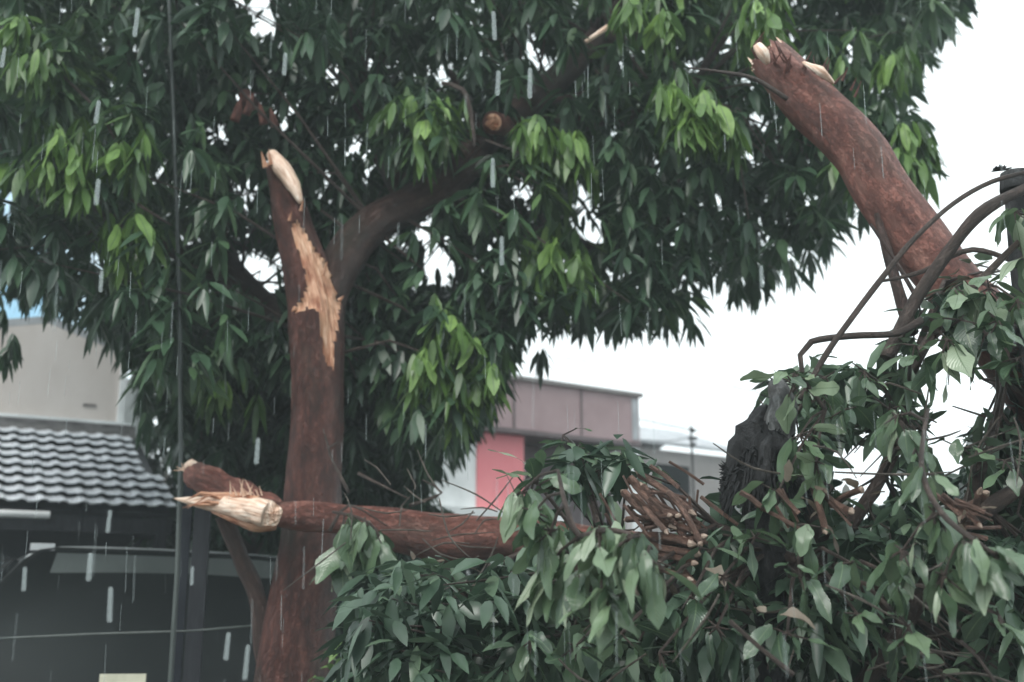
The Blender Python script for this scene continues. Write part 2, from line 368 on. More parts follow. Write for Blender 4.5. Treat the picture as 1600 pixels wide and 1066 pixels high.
DRYL = leaf_meshes('dry_leaf', 8, .4, M_STICKL, .2)
for me_ in FALLL: me_.attributes['tint'].data.foreach_set('value', np.full(len(me_.vertices), .45 + .45*rng.random(), 'f'))
for me_ in HEAPL: me_.attributes['tint'].data.foreach_set('value', np.full(len(me_.vertices), .42*rng.random(), 'f'))
from mathutils import Matrix
def put_leaf(me, parent, p, d, n, ln, name='leaf', wsc=1.):
    d = Vector(d).normalized(); x = d.cross(Vector(n)).normalized(); z = x.cross(d)
    o = bpy.data.objects.new(name, me); col.objects.link(o); o.parent = parent
    m = Matrix((x * ln * wsc, d * ln, z * ln)).transposed().to_4x4(); m.translation = Vector(p) - Vector(parent.location)
    o.matrix_local = m; return o
def put_whorl(parent, c, n, ln, meshes, droop=(.5, 1.45), name='leaf', spread=.03, stalk=None):
    D, Nn = whorl_dirs(n, droop)
    for d, nn in zip(D, Nn):
        l = random.uniform(*ln); p = Vector(c) + Vector(d) * spread + Vector((random.uniform(-.03,.03), random.uniform(-.03,.03), random.uniform(-.03,.05)))
        if stalk is not None: stalk.tube([Vector(c), p + Vector(d) * .01], [.004, .0025], 4)
        put_leaf(random.choice(meshes), parent, p, d, nn, l, name, random.uniform(.85, 1.2))

# ================================================================== GROUND
b = MB(); b.add([(-300,-60,0),(300,-60,0),(300,500,0),(-300,500,0)], [(0,1,2,3)])
tag(b.build('ground', M_GROUND), kind='structure')
b = MB(); b.add([(-300,11.6,.004),(300,15.6,.004),(300,20.5,.004),(-300,16.5,.004)][::1], [(0,1,2,3)])
tag(b.build('road', M_ROAD), kind='structure')

# ================================================================== HOUSE WITH TILED LEAN-TO (left)
E0 = at(0, 792, 10.0); E1 = at(275, 803, 10.75); zE = (E0.z + E1.z) / 2; E0.z = E1.z = zE
u = (E1 - E0); wlen = u.length; u.normalize(); v = Vector((-u.y, u.x, 0))
RUN, RISE = 1.9, .97
house = empty('house', (E0.x, E0.y, 0))
tag(house, 'beige rendered house at the left with a grey tiled lean-to roof', 'house')
slope = (v * RUN + Vector((0, 0, RISE))); sl = slope.length; sdir = slope.normalized(); nrm = u.cross(sdir).normalized()
X0, X1 = -1.3, wlen                       # the lean-to runs on a little beyond the frame
# tile: one curved interlocking piece, shared mesh
def tile_mesh():
    tw, tl = .178, .29; prof = [(0,.0),(.10,.016),(.27,.022),(.44,.016),(.55,.0),(.8,.0),(1.03,.008)]
    V = []; Fc = []; m = len(prof)
    for yy, zz in ((0, .060), (tl, -.004)):
        for x, z in prof: V.append((x * tw, yy, z + zz))
    for x, z in prof: V.append((x * tw, .003, z + .046))
    for i in range(m - 1): Fc += [(i, i+1, m+i+1, m+i), (2*m+i, 2*m+i+1, m+i+1, m+i)][:1] + [(2*m+i, 2*m+i+1, i+1, i)]
    me = bpy.data.meshes.new('roof_tile'); me.from_pydata(V, [], Fc); me.materials.append(M_TILE); me.update(); return me, tw, tl
TM, TW, TL = tile_mesh()
rows_n = 9; cols_n = int((X1 - X0) / TW)
for r_ in range(rows_n):
    for c_ in range(cols_n):
        if c_ * TW + X0 + TW > X1 - max(0, (r_ - 1)) * .008 and r_ > 3: continue
        o = bpy.data.objects.new('roof_tile', TM); col.objects.link(o); o.parent = house
        p = E0 + u * (X0 + c_ * TW + random.uniform(-.006, .006)) + sdir * (r_ * sl / rows_n - .03 + random.uniform(-.012, .012)) + nrm * (.02 + random.uniform(0, .008))
        a = random.gauss(0, .02); uu = (u * math.cos(a) + sdir * math.sin(a)); ss = nrm.cross(uu)
        m = Matrix((uu, ss, nrm)).transposed().to_4x4(); m.translation = p - house.location; o.matrix_local = m
b = MB(); b.prism([E0 + u*X0, E0 + u*(X1-.05), E0 + u*(X1-.08) + slope, E0 + u*X0 + slope], -nrm * .05); b.build('roof_deck', M_POST, house)
b = MB(); b.prism([E0 + u*X0 - Vector((0,0,.06)), E0 + u*(X1-.03) - Vector((0,0,.06)), E0 + u*(X1-.03) - Vector((0,0,.2)), E0 + u*X0 - Vector((0,0,.2))], v * .03); b.build('fascia_board', M_POST, house)
T0 = E0 + slope
# cement flashing and white drip line where lean-to meets the wall
b = MB(); b.prism([T0 + u*X0 + Vector((0,0,-.02)), T0 + u*(X1-.10) + Vector((0,0,-.02)), T0 + u*(X1-.12) + Vector((0,0,.15)), T0 + u*X0 + Vector((0,0,.15))], v * .06 ); b.build('flashing', M_FLASH, house)
b = MB()
for k in range(9):
    b.box(T0 + u*(X0 + .17 + k*.3) + Vector((0,0,.165)) + v*.0, (.29, .1, .03), math.atan2(u.y, u.x))
b.build('flashing_coping', M_WHITE, house)
# main wall above the lean-to: pent top seen against the sky
W0 = T0 + v * .07
xr = None
for k in range(400):
    if proj(W0 + u * (k * .01))[0] > 187: xr = k * .01; break
topz = at(70, 512, W0.y + .4).z
zt = topz
b = MB(); b.prism([Vector((*(W0 + u*-3).xy, 0)), Vector((*(W0 + u*xr).xy, 0)), Vector((*(W0 + u*xr).xy, zt - .28)), Vector((*(W0 + u*(xr*.33)).xy, zt)), Vector((*(W0 + u*-3).xy, zt - .75))], v * 4.5)
b.build('wall', M_BEIGE, house)
b = MB()
b.prism([Vector((*(W0 + u*(xr+.12)).xy, zt - .31)), Vector((*(W0 + u*(xr*.33)).xy, zt + .003)), Vector((*(W0 + u*(xr*.33)).xy, zt + .09)), Vector((*(W0 + u*(xr+.12)).xy, zt - .22))], v * 4.8)
b.prism([Vector((*(W0 + u*(xr*.33)).xy, zt + .003)), Vector((*(W0 + u*-3).xy, zt - .745)), Vector((*(W0 + u*-3).xy, zt - .66)), Vector((*(W0 + u*(xr*.33)).xy, zt + .09))], v * 4.8)
for q in b.v: pass
b.build('roof_slab', M_GROOF, house)
b = MB(); b.tube([E0 + u*(X0) - Vector((0,0,.06)) - v*.04, E0 + u*.42 - Vector((0,0,.06)) - v*.04], [.035,.035], 8); b.build('gutter', M_WHITE, house)
b = MB(); b.box(W0 + u*(xr-.03) + Vector((0,0,-1.0+1.0)) - v*.03 + Vector((0,0,.62)), (.07,.06,1.2), math.atan2(u.y,u.x)); b.build('corner_trim', M_WHITE, house)
b = MB(); b.box(W0 + u*(xr*.72) - v*.006 + Vector((0,0,.36)), (.14,.012,.03), math.atan2(u.y,u.x)); b.build('wall_vent', M_FLASH, house)
# white side annexe right of the corner
b = MB(); b.box(W0 + u*(xr+.17) + v*.4 + Vector((0,0,.18)), (.34,.5,1.1), math.atan2(u.y,u.x)); b.build('side_wall', M_WHITE, house)
# ground floor: wall with shade put into its dark colour, side wall and a window under the lean-to
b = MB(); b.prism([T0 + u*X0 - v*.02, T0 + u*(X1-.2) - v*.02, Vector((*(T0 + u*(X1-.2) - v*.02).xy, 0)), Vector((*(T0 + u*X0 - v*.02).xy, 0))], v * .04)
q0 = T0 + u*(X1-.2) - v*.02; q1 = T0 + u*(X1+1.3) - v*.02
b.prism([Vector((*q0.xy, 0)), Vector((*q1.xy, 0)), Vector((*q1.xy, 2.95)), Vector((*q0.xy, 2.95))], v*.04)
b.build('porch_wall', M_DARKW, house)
win = MB(); c0 = E0 + u*.35 + v*(RUN-.05); win.box((c0.x, c0.y, 1.55), (1.1, .05, 1.0), math.atan2(u.y,u.x)); wf = win.build('window', M_CARG, house)
b = MB()
for dx_ in (-.57, 0, .57): q = c0 + u*dx_; b.box((q.x, q.y, 1.55), (.05, .09, 1.1), math.atan2(u.y,u.x))
b.box((c0.x, c0.y, 2.1), (1.2,.085,.05), math.atan2(u.y,u.x)); b.box((c0.x, c0.y, 1.02), (1.24,.12,.05), math.atan2(u.y,u.x)); fr = b.build('window_frame', M_POST, None)
fr.parent = wf; fr.location = (0,0,0)
for xx in (X0 + .1, X1 - .12):
    q = E0 + u*xx + v*.05; b = MB(); b.box((q.x, q.y, (zE-.1)/2), (.1,.1,zE-.1), math.atan2(u.y,u.x)); b.build('porch_post', M_POST, house)

gw0 = at(225, 900, 12.9); gw1 = at(660, 900, 13.6); gwu = Vector((gw1.x-gw0.x, gw1.y-gw0.y, 0))
b = MB(); b.prism([Vector((gw0.x,gw0.y,0)), Vector((gw1.x,gw1.y,0)), Vector((gw1.x,gw1.y,2.7)), Vector((gw0.x,gw0.y,2.7))], Vector((0,.18,0)))  # wall added to make the open gap behind the trunk dark
tag(b.build('gap_darkening_wall', M_DARKW), 'added dark wall that darkens the gap behind the tree trunk', 'wall')
# ================================================================== MAUVE HOUSE (centre)
A = at(640, 566, 14.2); B_ = at(998, 625, 16.5); zt = (at(800,592,15.1).z)
A = Vector((A.x, A.y, 0)); B_ = Vector((B_.x, B_.y, 0)); du = (B_ - A).normalized(); dl = (B_ - A).length; dv = Vector((-du.y, du.x, 0))
mh = empty('mauve_house', A); tag(mh, 'low mauve flat-roofed house with salmon pink porch wall behind the fallen branches', 'house')
rzz = math.atan2(du.y, du.x)
def z_at(px, py, Y): return at(px, py, Y).z
zb = z_at(850, 672, 15.3)
b = MB(); b.prism([A - Vector((0,0,0)) + Vector((0,0,zb)), B_ + Vector((0,0,zb)), B_ + Vector((0,0,zt)), A + Vector((0,0,zt))], dv * 6); b.build('parapet', M_MAUVE, mh)
b = MB(); b.prism([A - dv*.05 - du*.05 + Vector((0,0,zt+.002)), B_ - dv*.05 + du*.05 + Vector((0,0,zt+.002)), B_ - dv*.05 + du*.05 + Vector((0,0,zt+.06)), A - dv*.05 - du*.05 + Vector((0,0,zt+.06))], dv * 6.1); b.build('coping', M_FLASH, mh)
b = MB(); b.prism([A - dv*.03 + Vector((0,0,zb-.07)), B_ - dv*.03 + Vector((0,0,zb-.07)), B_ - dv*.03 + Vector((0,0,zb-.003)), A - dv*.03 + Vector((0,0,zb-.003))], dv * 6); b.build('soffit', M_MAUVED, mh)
for sx in (.42, .72):
    q = A + du*dl*sx - dv*.006; b = MB(); b.box((q.x, q.y, (zt+zb)/2), (.03,.012,zt-zb-.02), rzz); b.build('panel_joint', M_MAUVED, mh)
# porch recess walls
def on_plane(px, off):      # distance along the facade where it crosses picture column px
    best = min(range(0, 600), key=lambda k: abs(proj(A + du*(k*.01) + dv*off + Vector((0,0,2.5)))[0] - px)); return best * .01
off = .12
xa, xb, xc = on_plane(560, off), on_plane(744, off), on_plane(818, off)
def wallseg(name, x0, x1, z0, z1, o_, m, th=.15):
    b = MB(); p0, p1 = A + du*x0 + dv*o_, A + du*x1 + dv*o_
    b.prism([p0 + Vector((0,0,z0)), p1 + Vector((0,0,z0)), p1 + Vector((0,0,z1)), p0 + Vector((0,0,z1))], dv * th); return b.build(name, m, mh)
wallseg('white_wall', xa, xb-.003, 0, zb-.08, off, M_WHITE)
wallseg('pink_wall', xb, xc, 0, zb-.08, off-.02, M_PINK)
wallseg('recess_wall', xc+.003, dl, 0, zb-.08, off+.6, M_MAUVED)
wallseg('ledge', xa+.1, xc+.6, z_at(750,812,15), z_at(750,797,15), -.1, M_WHITE, .2)
wallseg('corner_pillar', dl-.17, dl-.01, 0, zb-.08, .02, M_WHITE, .15)
wallseg('corner_board', dl-.15, dl-.03, zb+.03, zt-.03, -.012, M_GROOF, .01)
# doorway in the recess
wallseg('door', xc+.35, xc+1.15, 0, 2.2, off+.56, M_POST, .03)

# ================================================================== GREY SHED WITH PITCHED ROOF
gs = empty('grey_shed', at(1050, 760, 19).xy.to_3d()); tag(gs, 'distant grey building with pale fibre cement roof right of the mauve house', 'building')
g0 = at(990, 690, 19.0); g1 = at(1150, 712, 20.5); zg = g0.z; g1.z = zg
gu = (g1 - g0).normalized(); gv = Vector((-gu.y, gu.x, 0)); gl = (g1-g0).length; rise = Vector((0,0,.55)) + gv * 1.5
gg0 = g0 - gu*.6; gg1 = g1 + gu*.1
b = MB(); n = 34
for k in range(n):
    p = gg0 + (gg1-gg0) * (k / n); q = gg0 + (gg1-gg0) * ((k+.5) / n)
    b.prism([p - gv*.12 - Vector((0,0,.03)), q - gv*.12 - Vector((0,0,-.0)), q + rise*1., p + rise*1. - gu*.0], Vector((0,0,.05)))
    p2 = gg0 + (gg1-gg0) * ((k+1) / n)
    b.prism([q - gv*.12 , p2 - gv*.12 - Vector((0,0,.03)), p2 + rise, q + rise], Vector((0,0,.05)))
rf = b.build('roof', M_GROOF, gs)
b = MB(); b.prism([gg1 + rise + Vector((0,0,.02)), gg0 + rise + Vector((0,0,.02)), gg0 + rise + gv*1.5 - Vector((0,0,.5)), gg1 + rise + gv*1.5 - Vector((0,0,.5))], Vector((0,0,.04))); b.build('roof_back', M_GROOF, gs)
b = MB(); b.prism([Vector((*gg0.xy, 0)), Vector((*(gg1).xy, 0)), gg1 - Vector((0,0,.09)), gg0 - Vector((0,0,.09))], gv * 3); b.build('wall', M_GWALL, gs)
b = MB(); b.box(g0 + gu*.9 - gv*.01 - Vector((0,0,.6)), (.8,.03,.5), math.atan2(gu.y,gu.x)); b.build('window', M_CARG, gs)
# service bracket on the roof, with its cables
sb = empty('service_bracket', at(1081, 684, 18.2)); tag(sb, 'small dark cable bracket standing above the grey roof edge', 'cable bracket')
b = MB(); p = at(1081, 700, 18.2); b.tube([p + Vector((0,0,-.2)), p + Vector((0,0,.38))], [.02,.02], 6); b.build('mast', M_BLACK, sb)
for zz, ww in ((.3,.1),(.16,.14),(.06,.1)):
    b = MB(); b.box(p + Vector((.02,0,zz)), (ww,.06,.05)); b.build('insulator', M_BLACK, sb)
b = MB(); b.tube([Vector((p.x,p.y,0)), p + Vector((0,0,-.2))], [.03,.02], 6); b.build('stay_pole', M_BLACK, sb)
def wire(name, pts, r, label, cat='cable', grp=None, m=M_BLACK):
    b = MB(); b.tube([at(*q) for q in pts], [r]*len(pts), 6, .4); return tag(b.build(name, m, None, True), label, cat, grp)
wire('overhead_wire', [(880,560,21),(965,572,21),(1075,590,21),(1178,612,21),(1330,655,21)], .012, 'thin overhead wire crossing the white sky above the grey roof', grp='overhead wires')
wire('overhead_wire', [(1000,655,18.2),(1040,664,18.2),(1081,672,18.2)], .012, 'short dark wire from the mauve house corner to the bracket', grp='overhead wires')
wire('overhead_wire', [(1081,676,18.2),(1130,662,18.2),(1190,644,18.2),(1300,600,18)], .008, 'thin wire rising right from the bracket on the grey roof', grp='overhead wires')
wire('overhead_wire', [(1081,684,18.2),(1040,690,18.2),(1000,688,18.2)], .008, 'lower wire running left from the bracket on the grey roof', grp='overhead wires')

# ================================================================== MINIBUS UNDER THE LEAN-TO (left)
vf = at(66, 853, 8.0); zr = vf.z
vu = u.copy(); vv = Vector((-vu.y, vu.x, 0)); vo = Vector((vf.x, vf.y, 0))
van = empty('minivan', vo); tag(van, 'dark grey minivan parked in the shade below the tiled roof', 'van')
def vp(x, y, z): return vo + vu*x + vv*y + Vector((0,0,z))
prof = [(-1.05,.35),(-1.1,.8),(-.95,1.12),(-.72,1.2),(-.1,zr-.09),(.0,zr-.02),(.12,zr),(.8,zr-.005),(1.6,zr-.03),(2.3,zr-.08),(2.45,zr-.16),(2.62,1.2),(2.66,.6),(2.6,.35)]
b = MB(); W = 1.62
ys = [0, .06, W-.06, W]; ins = [.04, 0, 0, .04]
rings = []
cx_ = .8
for y_, i_ in ((0.02,.05),(0.0,.12),(.1,0),(W-.1,0),(W,.12)):
    rings.append([vp(cx_ + (x-cx_)*(1 - i_*.12), y_ + (.16 if (z > 1.3 and y_ < .05) else 0) - (.16 if (z > 1.3 and y_ > W-.05) else 0), .35 + (z-.35)*(1 - i_*.14)) for x, z in prof])
rings = [rings[1], rings[2], rings[3], rings[4]]
n = len(prof); vs = [p for r_ in rings for p in r_]; fs = [tuple(range(n)), tuple(range(3*n, 4*n))[::-1]]
for k in range(3):
    fs += [(k*n+i, (k+1)*n+i, (k+1)*n+(i+1)%n, k*n+(i+1)%n) for i in range(n)]
b.add(vs, fs); b.build('body', M_CAR, van, True)
def vquad(name, q, y_, m, th=.02):
    b = MB(); b.prism([vp(x, y_ + (.16 * max(0, min(1,(z-1.15)/.25)) if y_ < .2 else 0), z) for x, z in q], vv * -th); return b.build(name, m, van)
M_PANEL = noisy('grey green van panel', (.075,.09,.085), (.10,.115,.11), 3, .4)
vquad('upper_panel', [(.06,zr-.27),(2.3,zr-.27),(2.2,zr-.12),(1.6,zr-.06),(.12,zr-.04)], -.008, M_PANEL)
zt_ = zr - .30
vquad('side_window', [(-.42,1.28),(.42,1.28),(.42,zt_),(-.02,zt_)], -.005, M_CARG)
vquad('side_window', [(.5,1.28),(1.42,1.28),(1.42,zt_),(.5,zt_)], -.005, M_CARG)
vquad('side_window', [(1.5,1.28),(2.3,1.28),(2.22,zt_),(1.5,zt_)], -.005, M_CARG)
b = MB(); b.prism([vp(-.70,.2,1.235), vp(-.70,W-.2,1.235), vp(-.12,W-.28,zr-.10), vp(-.12,.28,zr-.10)], vu*-.03 + Vector((0,0,.02))); b.build('windscreen', M_CARG, van)
b = MB(); b.tube([vp(-.68,.10,1.22), vp(-.3,.17,1.62), vp(-.05,.2,zr-.07), vp(.15,.2,zr-.015), vp(.9,.2,zr-.015), vp(1.7,.2,zr-.045), vp(2.3,.2,zr-.1)], [.026]*7, 8, .2); b.build('roof_highlight', M_HILITE, van)  # pale tube standing in for the sky's bright line along the roof edge
b = MB(); b.box(vp(.02,.17,zr-.0), (.16,.08,.05), math.atan2(vu.y,vu.x)); b.build('roof_glint', M_TRIM, van)  # bright block standing in for a highlight on the roof's front corner
for xx in (-.5, 2.0):
    for yy in (-.01, W-.19):
        b = MB(); b.tube([vp(xx,yy,.31), vp(xx,yy+.2,.31)], [.31,.31], 20); wq = b.build('wheel', M_TYRE, van)
        b = MB(); b.tube([vp(xx,yy-.01,.31), vp(xx,yy+.01,.31)], [.19,.19], 16); h = b.build('hub_cap', M_TRIM, None); h.parent = wq; h.location = (0,0,0)
b = MB(); b.box(vp(-1.05,.3,.85), (.08,.3,.16), math.atan2(vu.y,vu.x)); b.build('headlight', M_TRIM, van)
b = MB(); b.box(vp(-1.05,W-.3,.85), (.08,.3,.16), math.atan2(vu.y,vu.x)); b.build('headlight', M_TRIM, van)
b = MB(); b.box(vp(-.45,-.12,1.32), (.1,.16,.16), math.atan2(vu.y,vu.x)); b.build('side_mirror', M_CAR, van)

# ================================================================== POLES, POSTS, WIRE, BOARD
pl = at(283, 705, 7.15); pt = at(262, -60, 7.1); base = Vector((pl.x + .03, pl.y, 0))
b = MB(); b.tube([base, pl, pt], [.016,.015,.013], 10, .6); tag(b.build('metal_pole', M_POLE, None, True), 'thin grey green pole rising through the leaves left of the trunk', 'pole')
dp = empty('dark_post', Vector((*at(320, 900, 7.5).xy, 0))); tag(dp, 'dark square timber post below the splintered stub, with a thinner batten on its left', 'post')
q = at(320, 760, 7.5); b = MB(); b.box((q.x, q.y, q.z/2), (.105,.11,q.z), .2); b.build('post', M_POST, dp)
q = at(297, 735, 7.55); b = MB(); b.box((q.x, q.y, q.z/2), (.065,.05,q.z), .2); b.build('batten', M_DARKW, dp)
wire('low_cable', [(-60,1001,7.3),(140,991,7.3),(300,986,7.3),(440,974,7.4),(560,968,7.6)], .008, 'thin grey cable running low across the shaded car on the left', m=M_POLE)
sg = empty('pale_board', Vector((*at(192,1060,7.4).xy,0))); tag(sg, 'pale yellow board on a short stake at the bottom left edge', 'board')
q = at(192, 1062, 7.4); b = MB(); b.box(q + Vector((0,0,-.05)), (.29,.02,.17), .1); b.build('panel', M_BOARD, sg)
b = MB(); b.box((q.x, q.y+.03, q.z/2), (.03,.03,q.z+.05)); b.build('stake', M_POST, sg)

# ================================================================== STANDING MANGO TREE
tree = empty('mango_tree', Vector((*at(462, 1000, 7.0).xy, 0)))
tag(tree, 'large storm-snapped mango tree with reddish trunk and torn stub in the middle', 'tree')
g0 = Vector((tree.location.x - .03, 7.0, 0))
px2m = lambda r, Y: r * Y / F
path = [g0, at(460,1066,7.), at(470,960,7.), at(482,860,7.), at(490,760,7.), at(495,660,7.), at(497,580,7.), at(494,500,7.), at(480,430,7.), at(462,360,7.), at(446,300,7.), at(435,256,7.)]
rad = [px2m(r, 7) for r in (68,58,53,49,44,42,43,45,38,31,26,22)]
P, Q = resample(path, rad, .022); SEG = 72
G, BK = ringgrid(P, Q, SEG, .10, 2.2)
# slanting broken rim at the top, and the torn strip that runs down from it
torn_poly = [(462,345),(476,360),(488,385),(508,405),(520,430),(534,470),(528,500),(522,540),(518,572),(508,560),(503,520),(498,482),(476,478),(466,488),(458,483),(478,462),(478,430),(470,400),(456,360)]
V = [p for r_ in G for p in r_]; BKs = [p for r_ in BK for p in r_]
nr = len(G); top = nr - 1
axis = (P[-1] - P[-6]).normalized(); slantd = Vector((.85, -.5, 0))
for i in range(nr - 14, nr):
    f_ = (i - (nr - 14)) / 13
    for j in range(SEG):
        k = i*SEG + j; d = (V[k] - P[i]).normalized()
        V[k] = V[k] + axis * f_ * (-.13 * max(0, d.dot(slantd) + .2) + .05 * noise.noise(d * 6) + .02 * math.sin(j * 2.9))
vpx = [proj(p) for p in V]
inn = inpoly(np.array([p[0] + 5*noise.noise(Vector((0,p[1]*.15,3))) for p in vpx]), np.array([p[1] + 9*noise.noise(Vector((p[0]*.25,0,7))) for p in vpx]), torn_poly)
toCam = [(CAM - V[i]).normalized() for i in range(len(V))]
front = np.array([ (V[i] - P[i//SEG]).dot(toCam[i]) > .0 for i in range(len(V))])
inn &= front
for k in np.nonzero(inn)[0]:
    d = (V[k] - P[k//SEG]).normalized(); bq = BKs[k]
    V[k] = V[k] - d * (.020 + .020 * noise.noise(Vector((bq.x*60, bq.y*60, bq.z*4))) + .012 * noise.noise(Vector((bq.x*160, bq.y*160, bq.z*9))))
fb, fw = [], []
for i in range(nr-1):
    for j in range(SEG):
        q = (i*SEG+j, i*SEG+(j+1)%SEG, (i+1)*SEG+(j+1)%SEG, (i+1)*SEG+j)
        (fw if sum(inn[k] for k in q) >= 2 else fb).append(q)
def submesh(name, faces, m, parent):
    used = sorted({k for q in faces for k in q}); mp_ = {k: i for i, k in enumerate(used)}
    b = MB(); b.add([V[k] for k in used], [tuple(mp_[k] for k in q) for q in faces], [BKs[k] for k in used]); return b.build(name, m, parent, True)
submesh('trunk', fb, M_BARK, tree); submesh('torn_wood', fw, M_WOOD, tree)
def torn_cap(rim, centre, axis, amp, name, m, parent, spl=22, sl_len=(.03,.12), rad_=.08):
    """jagged face inside a rim of points, plus standing splinters"""
    n = len(rim); b = MB(); vs = [Vector(p) for p in rim]; bs = [Vector(p) for p in rim]; rr = 7
    for k in range(1, rr):
        t = k / rr
        for j in range(n):
            p = Vector(rim[j]).lerp(centre, t); h = noise.noise(p * 70) * amp + noise.noise(p * 25) * amp
            vs.append(p + axis * h); bs.append(Vector(p) * 1.)
    vs.append(Vector(centre) + axis * amp * .3); bs.append(Vector(centre))
    fs = [((k)*n+j, k*n+(j+1)%n, (k+1)*n+(j+1)%n, (k+1)*n+j) for k in range(rr-1) for j in range(n)] + [((rr-1)*n+j, (rr-1)*n+(j+1)%n, rr*n) for j in range(n)]
    b.add(vs, fs, bs)
    for _ in range(spl):
        j = random.randrange(n); p = Vector(rim[j]).lerp(centre, random.uniform(.03,.85) ** 1.2)
        l = random.uniform(*sl_len); d = (axis + Vector([random.gauss(0,.16) for _ in range(3)])).normalized()
        b.tube([p - d*.02, p + d*l*.6, p + d*l], [rad_*.10*random.uniform(.5,1.3), rad_*.06, .0006], 5)
    return b.build(name, m, parent)
rim = [V[top*SEG + j] for j in range(0, SEG, 2)]
cen = sum(rim, Vector()) / len(rim)
torn_cap(rim, cen + Vector((.01,-.0,-.02)), axis, .02, 'torn_end', M_PALE, tree, 26, (.02,.07), .08)
# long pale split plank that stands up out of the break, wedge shaped
b = MB()
b.tube([at(470,318,6.86), at(458,290,6.87), at(440,262,6.9), at(424,240,6.93)], [px2m(3,7), px2m(12,7), px2m(15,7), px2m(9,7)], 12, .03, .15, 8); b.build('split_plank', M_PALE, tree, True)
b = MB()
for x0_, y0_, x1_, y1_, w_ in ((415,262,408,236,5),(423,258,420,232,4),(452,345,456,330,3),(470,330,474,312,3),(462,482,455,487,5),(530,470,538,462,4),(520,560,521,580,3),(505,430,512,408,3),(524,500,530,520,3)):
    b.tube([at(x0_,y0_,6.86), at(x1_,y1_,6.84)], [px2m(w_,7), .001], 5)
b.build('splinter', M_WOOD, tree)['kind'] = 'stuff'
# limbs
limbs = []
def limb(pts, radpx, m=M_BARKD, name='limb', segs=20, amp=.1):
    pp = [at(*q) for q in pts]; rr = [px2m(r, q[2]) for r, q in zip(radpx, pts)]
    b = MB(); b.tube(pp, rr, segs, .05, amp, 3); o = b.build(name, m, tree, True); limbs.append(resample(pp, rr, .15)[0]); return o
limb([(500,560,7.03),(512,470,7.1),(540,400,7.2),(585,350,7.3),(650,315,7.45),(712,275,7.55),(760,215,7.7),(815,170,7.8),(880,115,7.9),(930,60,8.0),(985,-30,8.2)], (28,33,34,33,31,29,27,25,22,18,13))
limb([(745,225,7.7),(735,185,7.7),(728,150,7.8),(700,110,7.9)], (14,12,9,5)); limbs.pop()
limb([(780,205,7.75),(860,200,8.0),(960,180,8.3),(1080,200,8.6),(1240,240,9),(1370,230,9.1)], (22,20,18,15,11,6))
limb([(830,165,7.85),(900,150,7.8),(990,132,7.7),(1075,150,7.5)], (7,5,4,2), name='branch')
limb([(640,320,7.5),(600,240,8),(560,140,8.5),(520,0,9)], (22,20,16,10))
limb([(500,520,7.1),(440,500,7.9),(350,400,8.4),(300,240,8.7),(270,60,9)], (26,24,20,16,9))
limb([(440,500,7.9),(330,420,8.4),(200,350,8.6),(80,270,8.6),(-60,200,8.5)], (20,18,15,12,7))
limb([(930,60,8.0),(1060,60,8.4),(1200,20,9),(1350,60,9.3)], (17,14,11,7))
limb([(690,300,7.6),(760,350,8.2),(860,370,8.5),(960,400,8.7),(1050,430,8.7)], (18,16,13,10,5))
limb([(395,168,7.6),(384,150,7.3)], (14,12), M_BARKR, 'snapped_branch'); limbs.pop()
b = MB(); c_ = at(770,192,7.25); d_ = (at(800,200,7.6) - c_).normalized(); b.tube([c_, c_ + d_*.3], [.085,.075], 20, .03, .08, 8); b.build('sawn_knot', M_BARKR, tree, True)
rimk = [c_ + (Vector((d_.z,0,-d_.x)).normalized()*math.cos(a) + d_.cross(Vector((d_.z,0,-d_.x)).normalized())*math.sin(a))*.066 for a in np.linspace(0,2*math.pi,20,False)]
torn_cap(rimk, c_ - d_*.02, -d_, .012, 'torn_end', M_WOOD, tree, 5, (.01,.04), .07)
for x_, y_, x2, y2, r_ in ((366,190,378,150,9),(384,180,396,145,8),(412,195,405,160,8),(430,198,422,168,7),(395,172,388,148,6)):
    b = MB(); b.tube([at(x_,y_,7.2), at((x_+x2)/2,(y_+y2)/2,7.18), at(x2,y2,7.2)], [px2m(r_,7.2), px2m(r_*.8,7.2), .004], 8, .03, .15, 9); b.build('torn_strip', M_BARKR, tree, True)
# pale bent twig left of centre and dry leaf at (620,120)
b = MB(); b.tube([at(690,130,6.9), at(722,140,6.9), at(735,175,6.9), at(742,230,6.9)], [.015,.02,.018,.008], 8, .05, .1, 6); b.build('twig', M_TWIG, tree, True)
b = MB(); b.tube([at(915,66,6.9), at(950,42,6.9)], [.016,.02], 8); b.build('twig', M_PALE, tree, True)
b = MB(); b.tube([at(100,120,6.6), at(150,170,6.6), at(170,200,6.6), at(190,240,6.6)], [.01,.012,.01,.005], 6, .05); b.build('twig', M_TWIG, tree, True)
b = MB(); b.tube([at(205,312,6.6), at(240,335,6.6), at(268,352,6.7)], [.012,.01,.006], 6, .05); b.build('twig', M_TWIG, tree, True)

